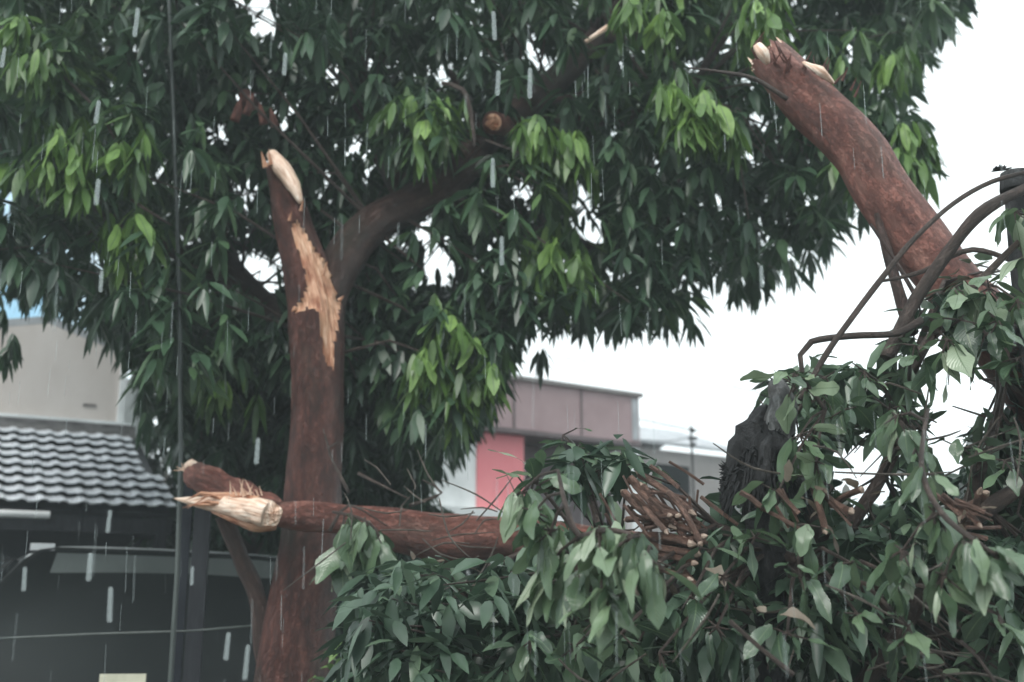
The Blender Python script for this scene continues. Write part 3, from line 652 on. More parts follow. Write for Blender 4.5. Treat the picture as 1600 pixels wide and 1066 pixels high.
# crown
crown_poly = [(-90,-160),(1560,-160),(1495,0),(1462,50),(1432,100),(1420,130),(1415,170),(1445,205),(1442,262),(1405,290),(1350,300),(1320,315),(1285,355),(1230,395),(1190,420),(1140,430),(1110,395),(1085,400),(1082,440),(1070,480),(1000,495),(930,490),(860,490),(815,500),(780,545),(752,600),(720,640),(640,660),(560,600),(400,560),(230,580),(190,520),(130,480),(70,440),(20,425),(-90,440)]
holes = [(405,425,30),(388,440,26),(424,450,24),(330,440,10),(659,365,20),(690,398,20),(672,440,18),(700,425,12),(820,300,14),(808,285,9),(926,352,17),(905,300,10),(920,372,12),(214,100,14),(400,8,30),(420,45,18),(345,218,12),(330,205,9),(443,185,14),(455,165,8),(10,320,13),(5,345,10),(151,328,8),(560,232,12),(575,90,9),(690,112,12),(830,78,12),(835,92,9),(1202,190,6),(1372,148,10),(1355,142,7),(20,300,7),(390,290,8),(385,318,10),(545,235,9),(520,115,10),(1140,60,5),(895,350,7),(1068,446,9),(1180,190,6),(1170,240,8),(500,60,10),(640,80,8)]
HO = np.array(holes, float)
def hole_reject(scale=1.):
    def f(Mid, Lh):
        x, y = projn(Mid); r = np.zeros(len(x), bool)
        for hx, hy, hr in HO: r |= ((x-hx)**2 + ((y-hy)*.8)**2 < ((hr + 4) * scale * (1 + .45*np.sin(3*np.arctan2(y-hy, x-hx) + hx))) ** 2) & (rng.random(len(x)) < .96)
        return r
    return f
def fill(poly, n, Yf, thr=-.25, nsc=1.6):
    poly = np.array(poly, float); res = []
    lo, hi = poly.min(0), poly.max(0)
    while len(res) < n:
        x, y = rng.uniform(lo, hi)
        if not inpoly(np.array([x]), np.array([y]), poly)[0]: continue
        Y = Yf(x, y); p = at(x, y, Y)
        if noise.noise(p * nsc) < thr and rng.random() < .8: continue
        res.append(p)
    return res
def crownY(x, y):
    lo = 7.45 if 360 < x < 980 and y > 60 else 6.6
    if x > 640 and not (725 < x < 810 and 140 < y < 250): lo = 6.9
    if 560 < x <= 640 and y < 300: lo = 7.1
    pl_ = [(650,315),(712,275),(760,215),(815,170),(880,115),(930,60),(985,-30)]
    for (a0, b0), (a1, b1) in zip(pl_, pl_[1:]):
        t_ = max(0, min(1, ((x-a0)*(a1-a0)+(y-b0)*(b1-b0))/((a1-a0)**2+(b1-b0)**2)))
        if math.hypot(x-a0-t_*(a1-a0), y-b0-t_*(b1-b0)) < 26: lo = 8.3
    c = 8.6 + .5 * noise.noise(Vector((x*.004, y*.004, 1)))
    return max(lo, rng.normal(c, 1.15))
C = fill(crown_poly, 4300, crownY)
ti = [np.clip(.38 + .42 * noise.noise(p * 1.1) + rng.normal(0, .06), 0, .86) for p in C]
FLp = np.array([(-20+x, y) for x, y in [(50,80),(110,235),(195,235),(215,350),(345,610),(665,185),(870,215),(1085,165),(1015,20),(885,405),(715,545),(1190,20),(1395,95),(1410,230)]], float) + [20,0]
for i_, p in enumerate(C):
    x_, y_ = proj(p); dmin = np.min(((FLp - [x_, y_])**2).sum(1)); ti[i_] = min(.97, ti[i_] + .26*math.exp(-dmin/6000))
def pole_rej(M_, Lh): 
    x, y = projn(M_); return (np.abs(x - (266 + y*.022)) < 16) & (M_[:,1] < 7.3)
hr_ = hole_reject()
bt = whorls(C, (8, 13), (.14, .26), (.22, .34), ti, reject=lambda a, b_: hr_(a, b_) | pole_rej(a, b_))
# loose tips that fringe the lower edge
edge = [(20,440),(45,455),(80,470),(110,480),(150,505),(175,530),(200,550),(222,620),(230,660),(805,530),(845,560),(790,560),(765,620),(690,680),(715,700),(670,720),(870,505),(910,500),(950,500),(990,505),(1040,505),(1080,505),(1105,420),(1150,455),(1175,450),(1200,430),(1235,420),(1265,400),(1290,380),(1345,330),(1400,300),(1430,250),(1440,200),(1420,110),(1440,80),(1460,40),(20,540),(5,500),(10,560)]
Ce = [at(x, y - 12, rng.uniform(7.2, 8.6)) for x, y in edge for _ in range(2)]
be = whorls(Ce, (5, 9), (.13, .22), (.2, .3), [.35]*len(Ce), droop=(.8, 1.5), reject=hole_reject())
fo = batch_mesh('foliage', [bt, be], M_LEAF, tree); fo['kind'] = 'stuff'
# twigs carrying the whorls
b = MB(); LP = [p for l in limbs for p in l]; arr = np.array([tuple(p) for p in LP])
for p in C[::9]:
    q = LP[int(np.argmin(((arr - np.array(p))**2).sum(1)))]
    d = q - p
    if d.length > 2.2: q = p + d.normalized() * 1.4
    mid = p.lerp(q, .5) + Vector((0,0,.12)) + Vector([random.uniform(-.15,.15) for _ in range(3)])
    b.tube([p, mid, q], [.004,.009,.014], 4)
tw = b.build('twigs', M_TWIG, tree); tw['kind'] = 'stuff'
# flushes of young leaves: each leaf a part
flush = FL = [(30,40,7,6.3),(55,95,5,6.3),(95,215,9,6.4),(120,255,8,6.4),(75,270,6,6.45),(190,235,9,6.5),(215,345,9,6.6),(190,370,5,6.6),(345,605,10,7.5),(640,165,8,6.9),(680,170,10,6.9),(665,205,7,6.9),(840,205,9,6.8),(885,215,10,6.8),(905,235,5,6.8),(1050,140,10,6.3),(1095,160,12,6.3),(1075,190,8,6.3),(1125,180,6,6.4),(990,10,8,6.4),(1035,25,9,6.4),(865,385,9,6.9),(905,410,10,6.9),(850,420,6,6.9),(700,500,10,6.9),(735,540,10,6.9),(680,560,9,6.9),(740,600,8,6.9),(1180,15,9,6.2),(1200,30,5,6.2),(1395,95,7,6.6),(1415,205,8,6.7),(1405,245,8,6.7),(720,520,8,6.8),(660,560,6,6.8),(765,575,6,6.8)]
tot = 0
for x, y, n, Y in flush:
    n = min(n, 300 - tot)
    if n <= 0: break
    put_whorl(tree, at(x, y - 10, Y), n, (.17, .27), NEWL, (.75, 1.5), 'young_leaf', .02); tot += n

CF, TF = [], []
for x, y, n, Y in FL:
    for _ in range(5): CF.append(at(x + rng.normal(0,24), y + rng.normal(-2,16), Y + abs(rng.normal(.08,.15)))); TF.append(rng.uniform(.05,.6))
batch_mesh('young_foliage', [whorls(CF, (7,11), (.14,.25), (.19,.28), TF, droop=(.8,1.5))], M_NEWS, tree)['kind'] = 'stuff'
# ================================================================== DARK TREE BEHIND
dt = empty('dense_tree', Vector((*at(405, 900, 10.6).xy, 0))); tag(dt, 'dense dark tree filling the gap behind the snapped trunk', 'tree')
b = MB(); q = dt.location; b.tube([q, at(400,950,10.6), at(385,800,10.5), at(400,640,10.4), at(440,520,10.3)], [.22,.2,.17,.13,.06], 20, .08, .1, 3); b.build('trunk', M_BARKD, dt, True)
b = MB(); b.tube([at(392,760,10.5), at(500,640,10.3), at(640,560,10.2)], [.12,.09,.04], 12, .08, .1, 3); b.build('limb', M_BARKD, dt, True)
b = MB(); b.tube([at(390,790,10.5), at(320,680,10.3), at(260,560,10.2)], [.1,.08,.04], 12, .08, .1, 3); b.build('limb', M_BARKD, dt, True)
p2 = [(205,440),(820,440),(785,560),(745,660),(690,700),(655,745),(600,770),(430,760),(315,745),(275,690),(225,600)]
C2 = fill(p2, 1500, lambda x, y: rng.normal(10.2, .6), -.5)
p3 = [(300,740),(640,750),(650,860),(560,1000),(360,980),(330,860)]
p3 = [(300,740),(640,740),(690,800),(820,820),(840,900),(560,1090),(310,1090),(330,860)]
C4 = fill([(225,660),(345,660),(345,860),(215,860)], 110, lambda x, y: 12.1 + .3*rng.random(), -.6)
C3 = fill(p3, 750, lambda x, y: rng.normal(10.6, .5), -.2)
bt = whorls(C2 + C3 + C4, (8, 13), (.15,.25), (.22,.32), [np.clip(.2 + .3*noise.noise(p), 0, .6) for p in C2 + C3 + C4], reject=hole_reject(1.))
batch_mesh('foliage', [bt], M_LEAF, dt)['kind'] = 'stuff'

# ================================================================== SNAPPED BOUGH ACROSS THE TRUNK
bo = empty('snapped_bough', at(500, 815, 6.7)); tag(bo, 'thick reddish bough lying across the trunk with pale splintered end at left', 'fallen branch')
b = MB(); pp = [(432,803,6.62),(480,806,6.6),(540,812,6.58),(610,826,6.55),(700,842,6.5),(795,840,6.45),(900,850,6.3),(1060,870,6.0),(1200,920,5.7)]
b.tube([at(*q) for q in pp], [px2m(r, 6.5) for r in (18,24,23,33,38,31,30,22,14)], 32, .03, .10, 3); b.build('bark', M_BARKR, bo, True)
b = MB(); b.tube([at(297,738,7.0), at(325,752,6.9), at(365,768,6.8), at(412,782,6.66), at(440,792,6.6)], [px2m(r,6.8) for r in (12,25,21,14,9)], 28, .015, .38, 7); b.build('bark_flap', M_BARKR, bo, True)
b = MB(); b.tube([at(272,779,6.95), at(300,783,6.9), at(345,789,6.75), at(385,796,6.55), at(410,801,6.42), at(418,803,6.40)], [.002, px2m(7,6.9), px2m(13,6.7), px2m(18,6.6), px2m(21,6.4), px2m(19,6.4)], 40, .012, .16, 8); b.build('torn_wood', M_PALE, bo, True)
b = MB(); b.tube([at(330,770,6.75), at(365,775,6.7), at(405,780,6.6)], [.003, px2m(6,6.7), px2m(4,6.7)], 8, .02, .2, 8); b.build('splinter', M_WOOD, bo, True)
b = MB(); b.tube([at(330,800,6.8), at(370,812,6.65), at(400,822,6.55), at(430,822,6.6)], [.003, px2m(8,6.7), px2m(9,6.7), px2m(6,6.7)], 10, .02, .2, 8); b.build('splinter', M_WOOD, bo, True)
cdir = (at(430,800,6.1) - at(410,801,6.42)).normalized(); c0_ = at(421,803,6.39); e1 = cdir.cross(Vector((0,0,1))).normalized(); e2 = e1.cross(cdir)
rimb = [c0_ + (e1*math.cos(a) + e2*math.sin(a)) * px2m(19.5,6.4)*(1+.08*math.sin(a*5)) for a in np.linspace(0,2*math.pi,30,False)]
torn_cap(rimb, c0_ + cdir*.02, cdir, .012, 'torn_end', M_PALE, bo, 12, (.008,.03), .05)
b = MB()
for k in range(11):
    t = random.random(); x0_ = 300 + 90*t; b.tube([at(x0_+50, 786+10*t+random.uniform(-12,14), 6.72-.15*t), at(x0_, 780+8*t+random.uniform(-12,16), 6.75-.15*t), at(x0_-random.uniform(20,45), 778+8*t+random.uniform(-12,20), 6.8)], [.008,.010*random.uniform(.5,1.2),.0008], 5)
b.build('long_splinters', M_WOOD, bo)['kind'] = 'stuff'
b = MB()
for k in range(16):
    x = random.uniform(355,415); b.tube([at(x,775+random.uniform(-4,4),6.62), at(x+random.uniform(-12,8),755+random.uniform(-8,14),6.6)], [.006,.001], 4)
for k in range(12):
    x = random.uniform(288,330); b.tube([at(x,740+random.uniform(-6,6),6.95), at(x-random.uniform(5,25),728+random.uniform(-8,8),6.95)], [.007,.001], 4)
b.build('fine_splinters', M_PALE, bo)['kind'] = 'stuff'
b = MB(); b.tube([at(291,730,7.0), at(300,726,6.98), at(312,728,7.0)], [.02,.035,.015], 10, .015, .3, 9); b.build('torn_wood', M_PALE, bo, True)
# hanging strip of bark that drops from the stub towards the trunk foot
b = MB(); b.tube([at(352,805,6.9), at(375,870,6.95), at(400,930,7.0), at(415,1010,7.0), at(425,1080,7.05)], [px2m(r,7) for r in (16,12,13,16,14)], 14, .04, .2, 4); b.build('hanging_bark', M_BARKD, bo, True)
# small dry twigs caught on it
for pts in (((545,770,6.4),(520,720,6.4),(505,670,6.4)),((545,770,6.4),(512,700,6.4),(530,690,6.4)),((560,740,6.5),(600,760,6.4),(640,780,6.3)),((515,830,6.3),(545,790,6.3),(605,822,6.3)),((640,790,6.35),(690,770,6.3),(660,750,6.3))):
    b = MB(); b.tube([at(*q) for q in pts], [.012,.008,.004], 6, .05); b.build('twig', M_TWIG, bo, True)

# ================================================================== LEANING SNAPPED LOG (upper right)
T_ = at(1200, 92, 5.3); Bm = at(1480, 432, 4.85); dd = (Bm - T_).normalized(); tg = -T_.z / dd.z; Gp = T_ + dd * tg
lg = empty('leaning_log', Gp); tag(lg, 'thick reddish snapped log leaning up to the right against the sky', 'fallen trunk')
mid = T_.lerp(Bm, .5) + Vector((.03, 0, .05))
b = MB(); pth = [T_, T_.lerp(Bm,.25) + Vector((.02,0,.02)), mid, Bm, Gp]
P_, Q_ = resample(pth, [px2m(r,5) for r in (36,46,45,46,62)], .02)
SG = 80; G2, B2 = ringgrid(P_, Q_, SG, .11, 2.6)
for i in range(9):
    f_ = 1 - i/8
    for j in range(SG): G2[i][j] = G2[i][j] + dd * f_ * (.07*noise.noise(Vector((math.cos(j*.13)*2, math.sin(j*.13)*2, 4))) + .01*math.sin(j*1.7))
vs = [p for r_ in G2 for p in r_]; fs = [(i*SG+j, i*SG+(j+1)%SG, (i+1)*SG+(j+1)%SG, (i+1)*SG+j) for i in range(len(P_)-1) for j in range(SG)]
b.add(vs, fs, [p for r_ in B2 for p in r_]); b.build('bark', M_BARKR, lg, True)
torn_cap(G2[0], T_ + dd*.03, -dd, .03, 'torn_end', M_PALE, lg, 26, (.01,.05), .08)
# raw patch near the top, ragged bark shreds, a thin twig
b = MB(); b.tube([at(1183,72,5.1), at(1192,84,5.08), at(1200,100,5.1)], [.022,.03,.012], 10, .015, .35, 11); b.build('torn_wood', M_PALE, lg, True)
b = MB(); b.tube([at(1255,98,5.08), at(1282,112,5.0), at(1302,130,5.02)], [.008,.026,.008], 10, .015, .35, 9); b.build('torn_wood', M_PALE, lg, True)
b = MB()
for k in range(34):
    t = random.random()**1.5; x = 1185 + 150*t + random.uniform(-8,8); y = 78 + 60*t + random.uniform(-14,14)
    b.tube([at(x,y+8,5.12), at(x+random.uniform(-16,18),y-random.uniform(4,18),5.08)], [.008,.0012], 4)
b.build('bark_shreds', M_BARKR, lg)['kind'] = 'stuff'
b = MB(); b.tube([at(1075,106,5.0), at(1130,113,5.0), at(1180,124,5.02), at(1230,155,5.05)], [.004,.009,.012,.012], 8, .04); b.build('twig', M_TWIG, lg, True)

# ================================================================== FELLED CROWN (foreground heap)
heap = empty('felled_crown', Vector((1.2, 4.6, 0))); tag(heap, 'heap of felled tree crown with dull green leaves filling the lower right', 'fallen tree')
stems = [
 [(1100,1150,4.6),(1180,980,4.5),(1300,860,4.4),(1400,700,4.4),(1430,560,4.5),(1475,440,4.7)],
 [(1300,1150,4.4),(1420,960,4.3),(1500,820,4.3),(1560,640,4.4),(1580,480,4.5)],
 [(900,1150,4.8),(920,980,4.8),(940,850,4.9),(910,740,5)],
 [(700,1150,5.2),(720,980,5.2),(760,900,5.2),(820,860,5.3)],
 [(1180,980,4.5),(1050,920,4.6),(960,880,4.7)],
 [(1420,960,4.3),(1300,900,4.2),(1200,860,4.2),(1120,820,4.3)],
 [(1300,860,4.4),(1240,740,4.4),(1215,640,4.5)],
 [(1500,820,4.3),(1600,760,4.2),(1720,700,4.2)]]
b = None
heap_pts = []
for s_ in stems:
    b = MB(); n_ = len(s_); pp = [at(*q) for q in s_]; b.tube(pp, [.045 - .035*k/(n_-1) for k in range(n_)], 12, .05, .12, 4); b.build('stem', M_TWIG, heap, True); heap_pts += resample(pp, [1]*n_, .1)[0]
hp = [(560,905),(640,880),(800,880),(830,800),(870,730),(930,700),(1010,700),(1050,760),(1120,760),(1160,780),(1190,740),(1170,640),(1225,575),(1300,560),(1370,560),(1420,500),(1500,440),(1560,420),(1640,380),(1750,400),(1750,1150),(540,1150)]
hholes = np.array([(1345,735,28),(1325,715,14),(1365,760,14),(1245,690,16),(1220,700,10),(1255,565,8),(1470,600,20),(1500,640,18),(1520,600,16),(1475,690,18),(1540,570,14),(1460,545,9),(1560,620,14),(1400,655,10),(1490,715,12),(1560,455,22),(1590,400,18),(1340,800,8)], float)
def heap_rej(Mid, Lh):
    x, y = projn(Mid); r = np.zeros(len(x), bool)
    for hx, hy, hr in hholes: r |= (x-hx)**2 + (y-hy)**2 < (hr+16)**2
    r |= (np.abs(x-1040) < 72) & (np.abs(y-810) < 62) & (Mid[:,1] < 5.4)
    r |= (np.abs(x-1185) < 50) & (np.abs(y-690) < 80) & (Mid[:,1] < 4.9)
    return r
CH = fill(hp, 900, lambda x, y: (4.0 + 1.3*rng.random() if y > 800 else 4.3 + .9*rng.random()), -.1, 2.2)
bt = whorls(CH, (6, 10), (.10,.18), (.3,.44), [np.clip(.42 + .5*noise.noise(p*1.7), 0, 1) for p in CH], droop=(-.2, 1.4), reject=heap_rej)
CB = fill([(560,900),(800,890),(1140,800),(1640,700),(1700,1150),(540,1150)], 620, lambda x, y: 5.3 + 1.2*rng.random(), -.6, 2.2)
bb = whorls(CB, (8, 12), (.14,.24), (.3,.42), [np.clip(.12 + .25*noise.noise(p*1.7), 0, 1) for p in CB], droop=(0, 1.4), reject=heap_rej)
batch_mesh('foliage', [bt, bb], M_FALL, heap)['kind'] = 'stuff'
b = MB(); arr = np.array([tuple(p) for p in heap_pts])
for p in CH[::2]:
    q = heap_pts[int(np.argmin(((arr - np.array(p))**2).sum(1)))]; d = q - p
    if d.length > .9: q = p + d.normalized()*.7
    m_ = p.lerp(q,.5) + Vector([random.uniform(-.06,.06) for _ in range(3)]); b.tube([p, m_, q], [.003,.006,.009], 4)
b.build('twigs', M_TWIG, heap)['kind'] = 'stuff'
# bigger front whorls of the heap, leaf by leaf
hw = [(1390,640,4.0,7),(1430,700,3.9,6),(1320,640,4.0,5),(1290,620,4.1,6),(1290,590,4.2,5),(1350,580,4.1,5),(1430,540,4.0,6),(1500,500,4.0,6),(1560,500,3.9,7),(1590,560,3.9,6),(1215,790,4.0,6),(1180,840,3.9,7),(1260,820,3.8,7),(1250,900,3.7,7),(1330,880,3.7,7),(1340,960,3.6,7),(1130,900,3.9,6),(1120,980,3.8,6),(1400,900,3.6,8),(1420,980,3.5,7),(1560,960,3.5,7),(1230,990,3.6,7),(1080,930,3.9,6),(640,900,5.2,6),(700,930,5.2,6),(620,960,5.2,7),(740,980,5.1,7),(680,1010,5.1,7),(935,735,4.5,6),(900,700,4.6,5),(880,680,4.6,4),(770,900,4.9,6),(1500,700,4.1,5),(1570,720,4.0,6),(1300,760,4.1,5),(970,990,3.9,7),(900,1010,3.9,7),(830,1000,4,7),(1030,1020,3.8,6)]
b = MB(); tot = 0
for x, y, Y, n in hw:
    n = min(n, 292 - tot)
    put_whorl(heap, at(x, y, Y), n, (.07,.165), HEAPL, (-.1,1.5), 'leaf', .03, b); tot += n
    p = at(x, y, Y); q = heap_pts[int(np.argmin(((arr - np.array(p))**2).sum(1)))]; b.tube([p, p.lerp(q,.5)+Vector((0,0,.05)), q], [.005,.008,.01], 5)
b.build('leaf_stalks', M_TWIG, heap)['kind'] = 'stuff'
for x, y, Y, n in ((1290,795,3.8,5),(1235,785,3.85,4),(1335,785,3.8,4),(1500,805,3.75,4),(1530,790,3.8,3),(845,790,3.9,3),(1100,890,4,4),(720,895,5.2,4),(655,885,5.3,4),(1190,960,3.6,4),(1045,905,4.1,4)):
    put_whorl(heap, at(x, y, Y), max(1, n - 2), (.05,.11), DRYL, (-.9,1.3), 'dry_leaf', .03)
b = MB()
for k in range(90):
    x, y = random.uniform(560,1640), random.uniform(800,1080)
    if random.random() < .45: x, y = random.uniform(1180,1640), random.uniform(560,800)
    elif random.random() < .3: x, y = random.uniform(540,800), random.uniform(755,900)
    Y = random.uniform(3.5,4.3) if x > 850 else random.uniform(5.2,5.9); p = at(x,y,Y); a = random.uniform(0,6.28); l = random.uniform(.12,.45)
    d = Vector((math.cos(a)*l, random.uniform(-.1,.1), math.sin(a)*l*.8)); m_ = p + d*.5 + Vector([random.uniform(-.04,.04) for _ in range(3)])
    if min(proj(p)[1], proj(p+d)[1]) < (600 if x > 1400 else 690): continue
    b.tube([p, m_, p + d], [.003,.0045,.002], 4, .04)
b.build('bare_twigs', M_TWIGP, heap)['kind'] = 'stuff'
b = MB()
for k in range(60):
    x, y = random.gauss(1040, 32), random.gauss(815, 38)
    if k % 4 == 0: x, y = random.choice(((1300,790),(1510,800),(1230,800))); x += random.gauss(0,22); y += random.gauss(0,18)
    a = random.gauss(.75, .35) if y < 820 else random.gauss(.1, .25); l = random.uniform(.08,.19); p = at(x, y, random.uniform(4.15,4.4) if x < 1150 else 3.85)
    d = Vector((math.cos(a)*l, random.uniform(-.05,.05), -math.sin(a)*l)); b.tube([p-d*.5, p+Vector((0,0,random.uniform(-.008,.008))), p+d*.5], [.008*random.uniform(.5,1.3)]*3, 6, .04, .15, 8)
b.build('small_sticks', M_STICK, heap)['kind'] = 'stuff'

# leafy sprays lying over the heap, nearest the camera
def spray(name, label, stem_px, rads, wh, ln, meshes=FALLL, droop=(.6,1.45), mt=M_TWIG, wd=1.):
    pp = [at(*q) for q in stem_px]; e = empty(name, pp[0]); tag(e, label, 'fallen branch', 'leafy sprays on the heap')
    b = MB(); b.tube(pp, rads, 8, .03, .1, 5); b.build('stem', mt, e, True); b = MB()
    arr_ = resample(pp, [1]*len(pp), .04)[0]
    for x, y, Y, n in wh:
        c = at(x, y, Y); q = min(arr_, key=lambda z: (z - c).length)
        if (q - c).length > .01: b.tube([q, q.lerp(c,.5) + Vector((0,0,.02)), c], [.006,.005,.004], 6)
        put_whorl(e, c, n + 2, ln, meshes, droop, 'leaf', .025, b)
    b.build('leaf_stalks', M_TWIG, e)['kind'] = 'stuff'
    return e
spray('leafy_branch', 'leafy spray with pale green leaves drooping beside the stick bundle', [(872,735,3.5),(884,790,3.4),(905,838,3.35),(938,828,3.3),(985,835,3.3),(1020,860,3.25)], [.005,.009,.009,.009,.008,.005],
      [(835,800,3.5,9),(860,830,3.45,8),(935,835,3.3,10),(985,840,3.25,11),(1010,870,3.2,9),(900,880,3.4,9),(850,900,3.5,8),(940,920,3.3,7),(815,770,3.6,4)], (.10,.175))
spray('leafy_branch', 'leafy spray with broad drooping leaves near the right edge', [(1450,640,3.6),(1440,730,3.4),(1470,800,3.3),(1530,850,3.2),(1560,870,3.2)], [.006,.009,.009,.008,.005],
      [(1445,740,3.4,7),(1460,800,3.35,8),(1520,850,3.2,10),(1555,870,3.2,8),(1400,650,3.6,7),(1475,900,3.3,6),(1410,860,3.4,7)], (.10,.17))
spray('leafy_branch', 'small leafy spray hanging from the bough just right of the trunk', [(520,800,6.2),(550,806,6.15),(580,820,6.1),(600,850,6.1)], [.008,.01,.008,.006],
      [(545,808,6.1,9),(570,815,6.1,9),(590,835,6.1,8),(560,850,6.15,8),(530,860,6.2,4),(610,920,6.1,5),(625,955,6.0,5)], (.17,.29))
spray('leafy_branch', 'pale upturned leaves at the top of the heap, before the pink wall', [(905,840,3.9),(860,780,3.9),(838,755,3.9)], [.008,.007,.005],
      [(840,758,3.85,6),(830,770,3.85,4)], (.1,.17), FALLL, (-.9,.6))
spray('leafy_branch', 'tangle of dark leaves around the curved stems at the upper right edge', [(1430,560,4.1),(1490,480,4.1),(1540,430,4.1),(1590,380,4.1),(1640,340,4.1)], [.02,.018,.015,.012,.01],
      [(1490,450,4.1,7),(1545,450,4.05,7),(1585,330,4.1,6),(1600,400,4.1,7),(1540,520,4.0,7),(1480,530,4.0,7),(1590,470,4,7)], (.13,.21), FALLL, (.2,1.5))
def stem(name, label, pts, rads, m=M_TWIG, cat='stem', grp='bare stems at the right'):
    b = MB(); b.tube([at(*q) for q in pts], rads, 10, .04, .15, 6); return tag(b.build(name, m, None, True), label, cat, grp)
stem('bent_stem', 'long thin stem arching from the heap to the right edge against the sky', [(1250,625,4.2),(1300,540,4.2),(1380,432,4.2),(1430,372,4.2),(1490,318,4.2),(1550,284,4.2),(1620,265,4.2)], [.012,.012,.012,.011,.010,.010,.009])
stem('bent_stem', 'dark hooked stem curving over the shaggy stump', [(1258,600,4.3),(1250,555,4.3),(1268,534,4.3),(1330,525,4.3),(1400,521,4.3),(1440,500,4.3)], [.008,.012,.013,.013,.014,.016])
stem('bent_stem', 'thick mossy stem rising to the upper right from the log foot', [(1385,560,4.4),(1430,470,4.4),(1480,395,4.35),(1530,335,4.3),(1590,300,4.3),(1640,280,4.3)], [.03,.028,.026,.026,.024,.022])
stem('bent_stem', 'dark upright stem just left of the leaning log', [(1370,335,4.9),(1385,390,4.8),(1402,450,4.7),(1425,520,4.6)], [.012,.024,.026,.03], M_BARKD)
stem('bent_stem', 'thin forked stem crossing below the leaning log', [(1360,350,4.7),(1400,410,4.7),(1435,470,4.6)], [.006,.008,.01], M_BARKD)
stem('bent_stem', 'thin stem crossing level under the log from left to right', [(1375,440,4.6),(1440,425,4.6),(1520,390,4.5),(1610,420,4.4)], [.006,.01,.012,.012])
stem('bent_stem', 'bare twig poking out of the heap near the bottom', [(1140,970,3.4),(1185,1010,3.4),(1240,1055,3.4)], [.008,.007,.009])
stem('bent_stem', 'bare twig rising at the bottom right corner', [(1500,1000,3.3),(1530,1030,3.3),(1560,1075,3.3)], [.004,.005,.006])
# weathered stake with a capped top at the right edge
st = empty('broken_stake', Vector((*at(1596,300,4.4).xy, 0))); tag(st, 'grey broken stake with a ragged cap at the right edge, above the leaves', 'stake')
b = MB(); b.tube([st.location, at(1600,420,4.4), at(1596,300,4.4)], [.07,.055,.05], 14, .05, .15, 5); b.build('shaft', M_SNAG, st, True)
b = MB(); b.tube([at(1592,300,4.4), at(1592,272,4.4)], [.075,.068], 14, .02, .12, 6); b.build('cap', M_SNAG, st, True)
b = MB()
for k in range(40):
    a = random.uniform(0,6.28); c_ = at(1565,266,4.2); b.tube([c_, c_ + Vector((math.cos(a)*.035, random.uniform(-.02,.02), abs(math.sin(a))*.02))], [.004,.002], 4)
tag(b.build('dry_flower_head', M_SNAG), 'small dry dark seed head on the arching stem by the right edge', 'seed head')

# ================================================================== SHAGGY STUMP
sn = empty('shaggy_stump', Vector((*at(1205,760,4.2).xy,0))); tag(sn, 'dark shaggy broken stump left of the leafy heap top', 'stump')
M_SNAG2 = bark_mat('pale grey weathered bark', [(.3,(.10,.10,.10)),(.55,(.24,.24,.24)),(.75,(.38,.38,.37))])
b = MB(); b.tube([sn.location, at(1195,860,4.2), at(1195,760,4.2), at(1193,710,4.2), at(1200,665,4.2), at(1208,640,4.2)], [px2m(r,4.2) for r in (14,26,58,58,32,16)], 60, .02, .42, 7); b.build('trunk', M_SNAG, sn, True)
b = MB(); b.tube([at(1214,710,4.15), at(1219,665,4.15), at(1221,620,4.15), at(1214,592,4.15)], [px2m(r,4.2) for r in (22,27,21,11)], 36, .015, .45, 8); b.build('snapped_top', M_SNAG2, sn, True)
b = MB()
for k in range(1100):
    a = random.uniform(0, 6.28); t = random.random(); y = 650 + 130*t; rr = px2m(14 + 48*min(1,t*1.6), 4.2)
    c_ = at(1198, y, 4.2); p = c_ + Vector((math.cos(a)*rr, math.sin(a)*rr, 0)); b.tube([p, p + Vector((math.cos(a)*.03, math.sin(a)*.03, random.uniform(-.10,.03)))], [.008,.001], 3)
for k in range(18):
    a = random.uniform(0,6.28); c_ = at(1215,612,4.15); p = c_ + Vector((random.uniform(-.08,.06),0,random.uniform(-.06,.06))); b.tube([p, p + Vector((math.cos(a)*.07, -.02, math.sin(a)*.05))], [.004,.001], 3)
b.build('bark_fibres', M_SNAG, sn)['kind'] = 'stuff'

spray('leafy_branch', 'grey green leaves hanging beside the snapped top of the shaggy stump', [(1290,640,4.0),(1262,605,4.0),(1240,585,3.95)], [.01,.008,.005],
      [(1262,600,4.0,6),(1240,600,3.95,5),(1250,680,3.95,6),(1275,720,3.95,6),(1215,770,3.9,6)], (.09,.17), FALLL, (-.3,1.4))
# ================================================================== BROKEN STICKS
sticks = [(985,748,1062,818,8),(1000,742,1080,800,7),(975,770,1050,822,8),(990,790,1060,806,7),(1005,760,1070,842,6),(980,812,1045,806,6),(1010,820,1085,830,7),(1005,838,1080,850,9),(1010,852,1090,866,8),(1020,868,1085,880,7),(1030,846,1100,838,6),(995,776,1040,830,6),(1045,770,1095,850,6),(1060,880,1100,930,6),(1020,884,1078,905,6),
 (1285,772,1330,800,8),(1300,790,1345,765,7),(1270,760,1290,830,7),(1495,800,1540,772,8),(1505,825,1530,770,7),(1480,790,1530,822,7)]
where = ['in the bundle above the leafy spray', 'right of the shaggy stump', 'near the right edge under the leaves']
desc = ['topmost slanting brown stick','upper right slanting brown stick','long left slanting brown stick','short level reddish stick','steep slanting brown stick in the middle','small level pale stick','level brown stick in the middle','thick level reddish stick','long level reddish stick low down','lowest thick level stick','short stick crossing the right ends','steep short stick on the left','steep stick on the right side','short stick pointing down right','thin stick under the level ones','slanting pale brown stick','crossing upward brown stick','steep reddish stick','slanting pale stick','steep pale brown stick','lower slanting grey brown stick']
